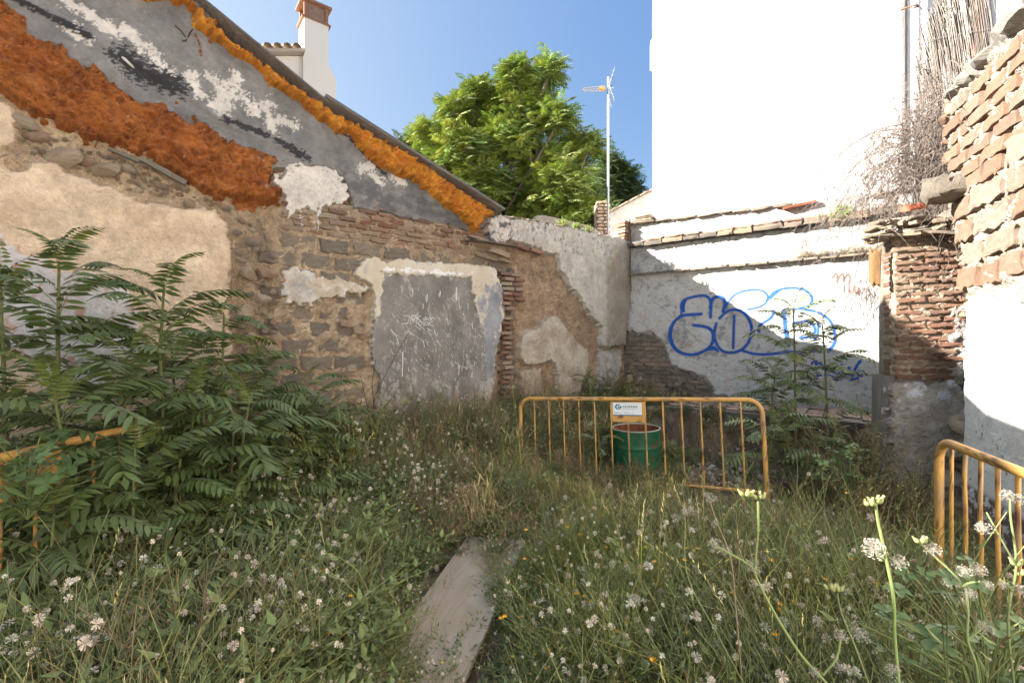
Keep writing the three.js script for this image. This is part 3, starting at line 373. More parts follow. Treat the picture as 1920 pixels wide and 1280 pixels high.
// ---------- the garden wall with the graffiti ----------
const garden = thing('graffiti_wall', 'stained white plaster wall with blue bubble letter graffiti and tiled ledges', 'wall', null, [GW.o[0], 0, GW.o[1]], GRY);
{
  const H = garden, r = rnd(123);
  part('wall_core', slab([[-0.3, -0.3], [-0.3, 3.85], [5.6, 3.72], [5.6, -0.3]], -0.07, 0.3), mat({ rgb: [0.5, 0.46, 0.4], bumpMap: bumpRough, bumpScale: 0.02 }), H);
  const N = 2048, M = 1024, x0 = -0.15, x1 = 5.25, y0 = 0.3, y1 = 3.0, cv = document.createElement('canvas'); cv.width = N; cv.height = M; const ctx = cv.getContext('2d'), X = (x) => ((x - x0) / (x1 - x0)) * N, Y = (y) => (1 - (y - y0) / (y1 - y0)) * M;
  ctx.fillStyle = '#000'; ctx.fillRect(0, 0, N, M); ctx.lineCap = ctx.lineJoin = 'round';
  const curve = (p) => { ctx.beginPath(); ctx.moveTo(X(p[0][0]), Y(p[0][1])); for (let i = 1; i < p.length - 1; i++) { const mx = (p[i][0] + p[i + 1][0]) / 2, my = (p[i][1] + p[i + 1][1]) / 2; ctx.quadraticCurveTo(X(p[i][0]), Y(p[i][1]), X(mx), Y(my)); } const e = p[p.length - 1]; ctx.lineTo(X(e[0]), Y(e[1])); };
  const spray = (p, w, ch) => { for (const [ww, al] of [[w * 1.9, 0.16], [w * 1.35, 0.35], [w, 1]]) { ctx.strokeStyle = ch; ctx.globalAlpha = al; ctx.lineWidth = ww; curve(p); ctx.stroke(); } };
  const B = '#00f', T = '#f00';
  const blob = (p) => { ctx.globalAlpha = 1; ctx.fillStyle = B; curve(p); ctx.closePath(); ctx.fill(); };
  spray([[1.061,2.189],[1.030,2.291],[1.079,2.396],[1.225,2.439],[1.373,2.458],[1.475,2.449],[1.536,2.384],[1.550,2.237],[1.539,2.070]], 15.5, B); blob([[1.048,2.180],[1.017,2.292],[1.061,2.385],[1.164,2.433],[1.119,2.335],[1.104,2.257],[1.116,2.177]]); blob([[1.011,2.229],[1.058,2.132],[1.164,2.128],[1.373,2.146],[1.373,2.121],[1.195,2.112],[1.042,2.117]]);
  spray([[1.388,2.136],[1.225,2.126],[1.073,2.125],[0.949,2.047],[0.855,1.908],[0.829,1.748],[0.870,1.587],[0.980,1.467],[1.140,1.413],[1.291,1.415],[1.461,1.489],[1.562,1.581],[1.596,1.718],[1.562,1.865],[1.432,1.916],[1.261,1.938]], 17.1, B); blob([[0.855,1.908],[0.949,2.072],[1.042,2.117],[0.949,2.008],[0.892,1.882],[0.880,1.722],[0.933,1.562],[1.073,1.443],[1.285,1.415],[1.134,1.387],[0.965,1.441],[0.848,1.578],[0.816,1.738]]); blob([[1.261,1.951],[1.432,1.934],[1.562,1.895],[1.553,1.795],[1.490,1.878],[1.373,1.917]]); blob([[1.461,1.480],[1.576,1.581],[1.621,1.567],[1.717,1.441],[1.590,1.499]]);
  spray([[1.539,2.237],[1.556,2.359],[1.604,2.414],[1.689,2.427],[1.762,2.384],[1.784,2.302],[1.745,2.168]], 18.6, B); spray([[1.689,2.050],[1.773,2.152],[1.910,2.197],[2.049,2.156],[2.149,2.021],[2.191,1.860],[2.154,1.657],[2.049,1.511],[1.883,1.449],[1.723,1.477],[1.624,1.627],[1.596,1.779],[1.633,1.961]], 15.5, B); spray([[1.918,2.087],[1.912,1.806],[1.902,1.539]], 14.0, B); blob([[2.017,1.510],[2.123,1.459],[2.355,1.434],[2.175,1.430],[2.057,1.481]]);
  spray([[1.759,2.198],[1.855,2.373],[1.964,2.461],[2.097,2.500],[2.253,2.509],[2.375,2.464],[2.435,2.369],[2.395,2.271],[2.284,2.205],[2.136,2.182]], 10.8, B); spray([[2.400,2.308],[2.480,2.437],[2.603,2.494],[2.771,2.499],[2.915,2.467],[3.012,2.368],[3.030,2.259],[2.938,2.176],[2.771,2.156]], 12.4, B); blob([[2.405,2.328],[2.480,2.446],[2.651,2.496],[2.554,2.419],[2.455,2.325]]);
  spray([[2.864,2.163],[3.070,2.122],[3.204,2.025],[3.287,1.901],[3.317,1.736],[3.304,1.598],[3.226,1.497]], 14.0, B); spray([[2.291,1.816],[2.278,1.899],[2.380,1.972],[2.480,2.040],[2.505,2.144]], 14.0, B); spray([[2.049,1.496],[2.175,1.448],[2.355,1.434],[2.529,1.454],[2.723,1.490],[2.911,1.471],[3.070,1.522]], 14.0, B);
  spray([[2.639,2.139],[2.658,1.937],[2.675,1.741],[2.704,1.612]], 20.2, B); blob([[2.651,1.909],[2.735,1.782],[2.711,1.587],[2.670,1.629]]); spray([[2.771,1.934],[2.911,1.985],[3.025,1.928],[3.075,1.813],[3.002,1.711],[2.864,1.706]], 14.0, B); spray([[3.097,1.926],[3.108,1.791],[3.052,1.678]], 12.4, B);
  spray([[3.014,1.304],[3.075,1.392],[3.061,1.273],[3.133,1.348],[3.137,1.240],[3.204,1.283],[3.217,1.216]], 9.3, B); spray([[3.334,1.273],[3.274,1.285],[3.258,1.204],[3.313,1.185],[3.347,1.274],[3.351,1.168]], 10.8, B); spray([[3.388,1.301],[3.398,1.183],[3.451,1.180],[3.479,1.291],[3.483,1.166]], 10.8, B); spray([[3.514,1.136],[3.556,1.268],[3.617,1.378],[3.603,1.334]], 10.8, B); spray([[3.644,1.214],[3.535,1.220],[3.582,1.165],[3.628,1.141]], 9.3, B); spray([[3.093,1.131],[3.204,1.136],[3.302,1.100],[3.334,1.070]], 14.0, B); spray([[3.504,1.078],[3.587,1.114]], 9.3, B);
  spray([[3.278,2.607],[3.308,2.674],[3.338,2.666],[3.338,2.581],[3.334,2.513],[3.360,2.619],[3.398,2.671],[3.415,2.648],[3.411,2.518],[3.441,2.630],[3.479,2.653],[3.495,2.595],[3.479,2.471],[3.479,2.392],[3.525,2.358],[3.545,2.471]], 9.3, T); spray([[3.545,2.471],[3.545,2.378],[3.578,2.355],[3.603,2.451],[3.595,2.338]], 9.3, T);
  const g = ctx.getImageData(0, 0, N, M).data, d = new Uint8Array(N * M * 4), enc = (v) => 255 * (v <= 0.0031308 ? v * 12.92 : 1.055 * v ** (1 / 2.4) - 0.055);
  const cr = [[[2.675,2.914],[2.771,2.738],[3.048,2.659],[3.066,2.387]], [[1.042,2.196],[0.996,2.007],[1.225,1.783],[1.373,1.627]], [[1.255,1.720],[1.403,1.658],[1.519,1.566]], [[1.633,1.748],[1.773,1.687],[1.855,1.628]], [[0.530,2.413],[0.855,2.139]], [[3.070,2.900],[3.025,2.661],[3.093,2.493]]].map(lineD);
  for (let j = 0; j < M; j++) for (let i = 0; i < N; i++) {
    const x = x0 + ((i + 0.5) / N) * (x1 - x0), y = y0 + ((j + 0.5) / M) * (y1 - y0), o = (j * N + i) * 4, a = fbm(x * 1.4 + 7, y * 1.6, 5, 0.62), b = fbm(x * 5.5, y * 5.5 + 3, 4, 0.68), f = fbm(x * 36, y * 36, 2);
    let c = mixc([0.45, 0.44, 0.42], [0.58, 0.57, 0.55], clamp(0.5 + 0.7 * b));
    c = mixc(c, [0.235, 0.23, 0.222], sm(0.04, 0.4, a * 0.75 + b * 0.45) * 0.85);
    c = mixc(c, [0.45, 0.38, 0.3], sm(0.2, 0.5, fbm(x * 2.2 + 50, y * 1.8, 5, 0.6)) * 0.6);
    c = mixc(c, [0.13, 0.125, 0.12], sm(0.36, 0.5, fbm(x * 9, y * 7 + 30, 4, 0.7)) * 0.6);
    for (const q of cr) { const e = q(x + 0.02 * b, y + 0.02 * f); if (e < 0.006) c = mixc(c, [0.2, 0.18, 0.16], 0.7); }
    const k = (M - 1 - j) * N * 4 + i * 4, bl = g[k + 2] / 255, br = g[k] / 255; c = mixc(c, mulc([0.012, 0.085, 0.38], 1 + 0.25 * b), clamp(bl * (1.05 - 0.2 * sm(0.2, 0.6, f)))); c = mixc(c, [0.1, 0.035, 0.018], br * 0.85);
    c = mulc(c, 1 + 0.05 * f); for (let q = 0; q < 3; q++) d[o + q] = enc(clamp(c[q])); d[o + 3] = 255;
  }
  const tx = new THREE.DataTexture(d, N, M); tx.colorSpace = THREE.SRGBColorSpace; tx.magFilter = THREE.LinearFilter; tx.minFilter = THREE.LinearMipmapLinearFilter; tx.needsUpdate = true;
  const gone = [[-0.387,1.875],[-0.003,1.846],[0.191,1.809],[0.497,1.806],[0.613,1.691],[0.759,1.529],[0.775,1.368],[0.855,1.209],[1.011,1.125],[1.255,1.081],[1.432,1.012],[1.547,0.865],[1.610,0.671],[1.633,0.112],[-0.538,-0.139]];
  part('graffiti_plaster', relief({ poly: [[-0.1, 0.35], [-0.1, 2.95], [5.2, 2.95], [5.2, 0.35]], holes: [gone], res: 0.022, rag: 0.05, ragScale: 5, edge: 0.02, uv: (x, y) => [(x - x0) / (x1 - x0), (y - y0) / (y1 - y0)], z: (x, y) => 0.03 + 0.02 * fbm(x * 0.9, y * 1.1, 4) + 0.004 * fbm(x * 9, y * 9, 2) }), mat({ map: tx, bumpMap: bumpGrain, bumpScale: 0.008 }), H);
  // masonry laid bare in the lower corner
  const gsd = polySD(gone);
  part('mortar_bed', relief({ poly: gone.map(([x, y]) => [x, y]), res: 0.024, rag: 0.02, z: (x, y) => -0.012 + 0.06 * fbm(x * 4, y * 4, 5, 0.65), base: -0.08, col: (x, y) => mulc([0.3, 0.25, 0.205], 1 + 0.35 * fbm(x * 8, y * 8, 4)) }), vc({ bumpMap: bumpRough, bumpScale: 0.02 }), H);
  let row = 0; for (let y = 0.62; y < 1.7; y += 0.075, row++) for (let x = -0.05 + (row % 2) * 0.13; x < 1.9; x += 0.27) { if (gsd(x, y) < 0.05 || r() < 0.12) continue; piece('brick', pick(r, brickGeos), pick(r, [stoneMats[4], cinder[1], cinder[3], dustyBrick[2]]), H, [x, y + (r() - 0.5) * 0.01, -0.045 + r() * 0.02], [0.24 + r() * 0.03, 0.06, 0.1], [(r() - 0.5) * 0.1, (r() - 0.5) * 0.08, (r() - 0.5) * 0.03]); }
  for (let i = 0; i < 40; i++) { const x = lerp(0.1, 2.0, r()), s = 0.06 + 0.14 * r() ** 2; piece('stone', pick(r, stoneGeos), pick(r, [cinder[0], cinder[2], stoneMats[4], stoneMats[0]]), H, [x, 0.6 + s * 0.3 + r() * 0.15 * (x < 1.3 ? 2 : 0.4), 0.05 + r() * 0.2], [s * 1.3, s * 0.8, s], [r() * 3, r() * 6, r() * 3]); }
  // bands above, set off by two ledges
  const dirty = (k) => (x, y, d) => { const a = fbm(x * 2.2 + k, y * 3, 5, 0.62), b = fbm(x * 9, y * 9 + k, 4, 0.65); let c = mulc(mixc([0.42, 0.41, 0.39], [0.58, 0.565, 0.54], clamp(0.5 + b)), 1); c = mixc(c, [0.2, 0.195, 0.185], sm(0.1, 0.4, a * 0.6 + b * 0.5) * 0.8); return mixc(c, [0.2, 0.18, 0.15], sm(0.4, 0.5, fbm(x * 17, y * 12 + k, 3, 0.7)) * 0.5); };
  part('plaster_band', relief({ poly: [[-0.15, 2.9], [-0.15, 3.46], [5.3, 3.46], [5.3, 2.9]], res: 0.022, rag: 0.02, edge: 0.03, z: (x, y) => 0.08 + 0.03 * sm(3.0, 2.92, y) + 0.012 * fbm(x * 2, y * 3, 4), col: dirty(3) }), vc({ bumpScale: 0.01 }), H);
  part('plaster_band', relief({ poly: [[0.0, 3.5], [0.05, 3.9], [1.2, 3.88], [5.3, 3.74], [5.3, 3.5]], res: 0.022, rag: 0.04, edge: 0.03, z: (x, y) => 0.02 + 0.012 * fbm(x * 2, y * 3, 4), col: dirty(13) }), vc({ bumpScale: 0.01 }), H);
  for (let x = -0.05; x < 5.2;) { const w = 0.16 + r() * 0.2; piece('ledge_slab', pick(r, brickGeos), pick(r, [stoneMats[1], cinder[0], cinder[2], stoneMats[2]]), H, [x + w / 2, 2.925 + (r() - 0.5) * 0.008, 0.085], [w * 0.99, 0.03 + r() * 0.012, 0.15], [0.12, 0, (r() - 0.5) * 0.015]); x += w; }
  const cornM = mat({ rgb: [0.36, 0.31, 0.25], bumpMap: bumpRough, bumpScale: 0.02, map: toneGrain });
  for (let x = 0.1; x < 5.2;) { const w = 0.22 + r() * 0.22; piece('cornice_stone', pick(r, brickGeos), pick(r, [stoneMats[1], cornM, cinder[0]]), H, [x + w / 2, 3.49 + (r() - 0.5) * 0.02, 0.13], [w * 1.05, 0.075 + r() * 0.02, 0.22], [0.3, (r() - 0.5) * 0.06, (r() - 0.5) * 0.04]); if (r() < 0.75) piece('cornice_tile', pick(r, brickGeos), pick(r, [brickMats[1], brickMats[3], dustyBrick[3], dustyBrick[0]]), H, [x + w / 2, 3.555 + (r() - 0.5) * 0.012, 0.1], [w * 0.97, 0.03, 0.2], [0.3, 0, (r() - 0.5) * 0.05]); x += w; }
  for (let x = 0.55; x < 5.2;) { const w = 0.18 + r() * 0.25; if (r() < 0.8) piece('top_tile', pick(r, brickGeos), pick(r, [stoneMats[4], stoneMats[2], cinder[0], dustyBrick[1]]), H, [x + w / 2, lerp(3.9, 3.75, x / 5) + (r() - 0.5) * 0.03, 0.0], [w, 0.03 + r() * 0.04, 0.22], [0.15, (r() - 0.5) * 0.2, (r() - 0.5) * 0.06]); x += w; }
  { const [a, b] = [[2.697,3.757],[3.024,3.800]]; piece('top_tile', brickGeos[1], mat({ rgb: [0.36, 0.13, 0.07], map: toneGrain, bumpMap: bumpRough, bumpScale: 0.006 }), H, [(a[0] + b[0]) / 2, (a[1] + b[1]) / 2, 0.05], [0.5, 0.045, 0.2], [0.1, 0.1, 0.1]); }
  for (const [x, y] of [[1.855,2.873],[2.227,2.873],[2.651,2.874],[3.048,2.902]]) { const q = new GB(); q.tube([V(x, y, 0.02), V(x + 0.01, y - 0.01, 0.09)], 0.005, [0.09, 0.06, 0.05], 5); part('nail', q.geo(), vc({ roughness: 0.7 }), H); }
  for (const [x, y, w] of [[3.966,1.444],[3.942,1.078]].map((p) => [...p, 0.17])) piece('timber_stub', brickGeos[2], woodMats[1], H, [x, y, 0.14], [w, 0.06, 0.2]);
  // stack of tiles at the left end of the wall top
  const base = toWorldG(0.36, 3.88, 0.02), st = thing('tile_stack', 'small stack of pale roof tiles at corner of wall top', 'tiles', null, base, GRY);
  for (let i = 0; i < 4; i++) piece('tile', brickGeos[i], stoneMats[2], st, [(r() - 0.5) * 0.03, 0.02 + i * 0.034, 0], [0.44 - i * 0.02, 0.026, 0.26], [0, (r() - 0.5) * 0.12, 0]);
  sprig('ledge_bush', 'bright green bush growing on the tiled ledge beside dry vines', null, toWorldG(...[[3.399,3.412]][0], 0.12), 0.26, 71, [0.2, 0.3, 0.04], 70);
  sprig('ledge_bush', 'smaller bright green plant on the tiled ledge, left of the bush', null, toWorldG(...[[3.106,3.440]][0], 0.12), 0.14, 72, [0.24, 0.32, 0.04], 40);
  // dry grass lying on the lower ledge
  const dg = new GB(); for (let i = 0; i < 420; i++) { const x = lerp(2.75, 4.0, r()), y = 2.95 + r() * 0.02, l = 0.1 + 0.2 * r(), a = (r() - 0.35) * 2.6, zz = 0.08 + r() * 0.08, c = mulc([0.42, 0.33, 0.2], 0.6 + 0.6 * r()); dg.blade([V(x, y, zz), V(x + Math.sin(a) * l * 0.5, y + Math.cos(a) * l * 0.4, zz + 0.03), V(x + Math.sin(a) * l, y + Math.cos(a) * l * 0.42 - 0.04, zz + 0.07 + 0.05 * r())], 0.006, V(0.5, 0, 0.8), c); }
  const dt = thing('dry_tuft', 'dry straw coloured grass lying on the lower ledge of the graffiti wall', 'grass', null, [GW.o[0], 0, GW.o[1]], GRY); part('straw', dg.geo(), vc({ map: null, bumpMap: null }), dt);
}
function toWorldG(s, h, n) { return [GW.o[0] + s * GW.ax[0] + n * GW.n[0], h, GW.o[1] + s * GW.ax[1] + n * GW.n[1]]; }
// raised floor of reddish tiles left over from the old house
{
  const fl = new THREE.Group(); fl.name = 'tile_floor'; fl.userData = { kind: 'structure', label: 'raised strip of faded pink floor tiles at the foot of the graffiti wall' }; fl.position.set(GW.o[0], 0, GW.o[1]); fl.rotation.y = GRY; scene.add(fl);
  const r = rnd(8), m = [[0.46, 0.3, 0.25], [0.5, 0.34, 0.28], [0.42, 0.28, 0.23], [0.52, 0.38, 0.32]].map((rgb) => mat({ rgb, map: toneGrain, bumpMap: bumpGrain, bumpScale: 0.003 }));
  for (let x = 1.25; x < 3.9; x += 0.205) for (let z = 0.2; z < 1.22; z += 0.205) if (r() > 0.06) piece('floor_tile', brickGeos[0], pick(r, m), fl, [x, 0.645 + (r() - 0.5) * 0.008, z], [0.2, 0.03, 0.2], [0, 0, 0]);
  part('floor_slab', new THREE.BoxGeometry(2.8, 0.14, 1.12, 1, 1, 1).translate(2.55, 0.555, 0.68), mat({ rgb: [0.33, 0.29, 0.25], bumpMap: bumpRough, bumpScale: 0.02, map: toneGrain }), fl);
}

// ---------- the tall white house behind the garden wall ----------
const white = thing('white_house', 'tall blank white house wall in full sun above the graffiti wall', 'house', null, [GW.o[0], 0, GW.o[1]], GRY);
{
  const H = white, a = 0.44, b = 4.14;
  part('wall', relief({ poly: [[a, 3.3], [a, 6.9], [a - 0.04, 6.95], [a - 0.04, 7.4], [a, 7.45], [a, 10], [b, 10], [b, 3.3]], res: 0.035, rag: 0, edge: 0.02, base: -0.3, z: (x, y) => -0.13 + 0.012 * fbm(x * 1.2, y * 1.2, 4) + 0.004 * fbm(x * 8, y * 8, 3) - 0.014 * sm(0.5, 0.6, fbm(x * 5, y * 7 + 60, 4, 0.7)) - 0.03 * sm(0.02, 0.0, Math.abs(y - 7.35 - 0.28 * (x - 0.5) + 0.12 * fbm(x * 3, 4, 4))) * sm(2.3, 1.4, x) * sm(-0.1, 0.2, fbm(x * 4, 9, 2)), col: (x, y) => { const k = sm(0.45, 0.6, fbm(x * 3.5, y * 3.5, 5, 0.68)); return mixc(mulc([0.8, 0.79, 0.77], 1 + 0.02 * fbm(x * 4, y * 4, 3)), [0.66, 0.63, 0.58], k * 0.5 + sm(3.98, 3.75, y + 0.12 * fbm(x * 5, 2, 3)) * 0.35); } }), vc({ map: null, bumpScale: 0.006 }), H);
  part('house_body', new THREE.BoxGeometry(b - a - 0.02, 10, 5).translate((a + b) / 2, 5, -2.5 - 0.2), mat({ rgb: [0.78, 0.77, 0.75], bumpMap: bumpGrain, bumpScale: 0.006 }), H);
  const g = new GB(); g.tube([V(b + 0.09, 3.2, -0.06), V(b + 0.09, 10, -0.06)], 0.055, [0.6, 0.61, 0.62], 14); part('downpipe', g.geo(), vc({ map: null, bumpMap: null, roughness: 0.5 }), H);
  for (const y of [4.6, 6.3, 8]) { const h = new GB(); h.tube([V(b - 0.12, y, -0.1), V(b - 0.06, y + 0.03, 0.02), V(b + 0.09, y + 0.03, 0.02), V(b + 0.15, y, -0.08)], 0.014, [0.25, 0.12, 0.07], 6); part('pipe_clamp', h.geo(), vc({ map: null, bumpMap: null }), H); }
  part('return_wall', new THREE.BoxGeometry(0.16, 10, 3).translate(b + 0.1, 5, -1.75), mat({ rgb: [0.75, 0.75, 0.74], bumpMap: bumpGrain, bumpScale: 0.006 }), H);
}
{ // further white house seen past the downpipe
  const t = thing('white_annex', 'narrow strip of sunlit white house behind the downpipe and reed screen', 'house', null, [GW.o[0], 0, GW.o[1]], GRY);
  part('wall', new THREE.BoxGeometry(3.5, 11, 2.5, 1, 1, 1).translate(5.99, 5.5, -1.5), mat({ rgb: [0.78, 0.77, 0.75], bumpMap: bumpGrain, bumpScale: 0.006 }), t);
  const g = new GB(); g.tube([V(4.86, 3, -0.16), V(4.86, 11, -0.16)], 0.06, [0.28, 0.1, 0.06], 12); part('brown_downpipe', g.geo(), vc({ map: null, bumpMap: null, roughness: 0.5 }), t);
}
// ---------- brick pier at the end of the graffiti wall ----------
const PIER_D = 4.5, pier = thing('brick_pier', 'weathered red brick pier with broken tiles on top beside the white wall', 'pier', null, [4.2, 0, -4.52], -0.4);
{
  const H = pier, r = rnd(201), L0 = -0.335, R0 = 0.28;
  part('pier_core', new THREE.BoxGeometry(0.6, 2.72, 0.42).translate(-0.02, 1.36, -0.235), mat({ rgb: [0.4, 0.34, 0.27], bumpMap: bumpRough, bumpScale: 0.02, map: toneGrain }), H);
  let row = 0; const lit = [[0.4, 0.2, 0.125], [0.44, 0.24, 0.15], [0.38, 0.22, 0.15], [0.46, 0.29, 0.19]].map((rgb) => mat({ rgb, bumpMap: bumpRough, bumpScale: 0.012, map: toneGrain })), paleBrick = [[0.48, 0.34, 0.23], [0.45, 0.28, 0.18], [0.5, 0.38, 0.27]].map((rgb) => mat({ rgb, bumpMap: bumpRough, bumpScale: 0.012, map: toneGrain })), worn = [41, 42, 43, 44, 45, 46].map((s) => roughBox(s, 0.13, 6, 3, 1));
  part('mortar_patch', relief({ poly: [[L0, 1.25], [L0, 2.72], [0.3, 2.74], [0.34, 1.25]], res: 0.012, rag: 0.02, edge: 0.02, z: (x, y) => 0.026 + 0.042 * fbm(x * 5, y * 6, 5, 0.62), col: (x, y) => mulc([0.36, 0.28, 0.205], 1 + 0.25 * fbm(x * 11, y * 11, 4)) }), vc({ bumpMap: bumpRough, bumpScale: 0.015 }), H);
  for (let y = 1.3; y < 2.74; y += 0.0635, row++) {
    const off = row % 2, dust = sm(1.9, 2.4, y) * 0.3 + 0.12; let x = L0 + (r() - 0.5) * 0.03 + (y > 2.6 ? 0.05 : 0);
    const lens = off ? [0.12, 0.24, 0.2] : [0.24, 0.24, 0.1];
    for (const w of lens) { const ww = w + (r() - 0.5) * 0.03; if (!(x > 0.08 && (y < 1.95 || r() < 0.3))) piece('brick', pick(r, worn), y > 2.5 || r() < dust ? pick(r, paleBrick) : pick(r, lit), H, [x + ww / 2, y + (r() - 0.5) * 0.008, 0.0 + (r() - 0.5) * 0.025], [ww * 0.95, 0.048 + r() * 0.006, 0.12], [(r() - 0.5) * 0.06, (r() - 0.5) * 0.08, (r() - 0.5) * 0.03]); x += ww; }
    piece('brick', pick(r, brickGeos), pick(r, [...lit, dustyBrick[4]]), H, [L0 + 0.062 + (r() - 0.5) * 0.012, y, -0.185], [0.12, 0.052, 0.24], [0, (r() - 0.5) * 0.08, 0]);
  }
  // mortar smear on the right and rendered foot
  part('mortar_patch', relief({ poly: [[0.06, 1.2], [0.1, 1.95], [0.2, 2.0], [0.32, 1.9], [0.4, 1.5], [0.36, 1.1]], res: 0.014, rag: 0.1, ragScale: 7, edge: 0.03, z: (x, y) => 0.05 + 0.03 * fbm(x * 6, y * 6, 4), col: (x, y) => mulc(mixc([0.3, 0.26, 0.22], [0.45, 0.43, 0.42], clamp(0.5 + fbm(x * 4, y * 4, 3))), 1 + 0.2 * fbm(x * 14, y * 14, 3)) }), vc({ bumpMap: bumpRough, bumpScale: 0.015 }), H);
  part('rendered_foot', relief({ poly: [[-0.37, -0.1], [-0.38, 1.2], [-0.3, 1.29], [-0.1, 1.25], [0.1, 1.28], [0.3, 1.2], [0.35, -0.1]], res: 0.016, rag: 0.06, edge: 0.03, z: (x, y) => 0.055 + 0.02 * fbm(x * 3, y * 3, 4), col: (x, y) => { const a = fbm(x * 3, y * 3, 5, 0.6); return mixc(mulc(mixc([0.26, 0.22, 0.18], [0.36, 0.33, 0.3], clamp(0.5 + a)), 1 + 0.2 * fbm(x * 14, y * 14, 3)), [0.58, 0.6, 0.64], sm(0.12, 0.3, fbm(x * 5 + 3, y * 4, 4, 0.6)) * sm(0.9, 1.1, y) * 0.8); } }), vc({ bumpScale: 0.015 }), H);
  part('side_render', new THREE.BoxGeometry(0.07, 1.3, 0.46, 1, 1, 1).translate(-0.345, 0.64, -0.235), mat({ rgb: [0.36, 0.33, 0.3], bumpMap: bumpRough, bumpScale: 0.015, map: toneGrain }), H);
  // rough rubble between the pier and the wall end
  for (let i = 0; i < 120; i++) { const y = 0.15 + r() * 2.65, s = 0.05 + 0.11 * r() ** 1.4; piece('stone', pick(r, stoneGeos), pick(r, stoneMats), H, [lerp(0.2, 0.5, r()) - (y < 1 ? 0.1 : 0), y, -0.08 + r() * 0.16 + (y < 0.9 ? 0.1 : 0)], [s * 1.5, s * 0.7, s], [r() * 0.6, r() * 6, (r() - 0.5) * 0.5]); }
  for (const [x, y, s] of [[0.2, 1.42, 0.18], [0.27, 1.5, 0.15], [0.12, 0.85, 0.28], [0.02, 0.62, 0.3], [0.2, 0.5, 0.3], [-0.02, 0.32, 0.26], [0.26, 1.75, 0.12]]) piece('stone', pick(r, stoneGeos), stoneMats[2], H, [x + 0.08, y, 0.12], [s * 1.2, s * 0.7, s], [0.3, r() * 6, 0.2]);
  // remains of the eaves: tiles, boards and a hanging post
  for (let i = 0; i < 48; i++) { const x = lerp(-0.48, 0.42, r()), lay = Math.floor(r() * 5); piece('broken_tile', pick(r, brickGeos), pick(r, [stoneMats[0], stoneMats[4], woodMats[0], woodMats[1], dustyBrick[0], dustyBrick[4], stoneMats[2]]), H, [x, 2.72 + lay * 0.036 + (x > 0.2 ? 0.08 : 0), -0.14 + r() * 0.22], [0.09 + r() * 0.2, 0.022 + r() * 0.03, 0.1 + r() * 0.16], [(r() - 0.5) * 0.7, r() * 2.4 - 1.2, (r() - 0.35) * 0.6]); }
  piece('broken_tile', brickGeos[3], mat({ rgb: [0.42, 0.13, 0.07], map: toneGrain }), H, [-0.16, 3.0, 0.0], [0.2, 0.07, 0.14], [0.2, 0.3, 0.1]);
  piece('eaves_board', brickGeos[4], woodMats[1], H, [0.22, 2.95, 0.1], [0.5, 0.035, 0.2], [0.3, 0.3, 0.42]);
  piece('eaves_board', brickGeos[2], woodMats[0], H, [-0.4, 2.72, 0.05], [0.36, 0.03, 0.2], [0.1, 0.1, -0.05]);
  piece('wooden_post', brickGeos[1], mat({ rgb: [0.42, 0.24, 0.1], map: toneGrain, bumpMap: bumpRough, bumpScale: 0.008 }), H, [-0.485, 2.42, 0.02], [0.09, 0.42, 0.08], [0, 0.2, -0.03]);
}

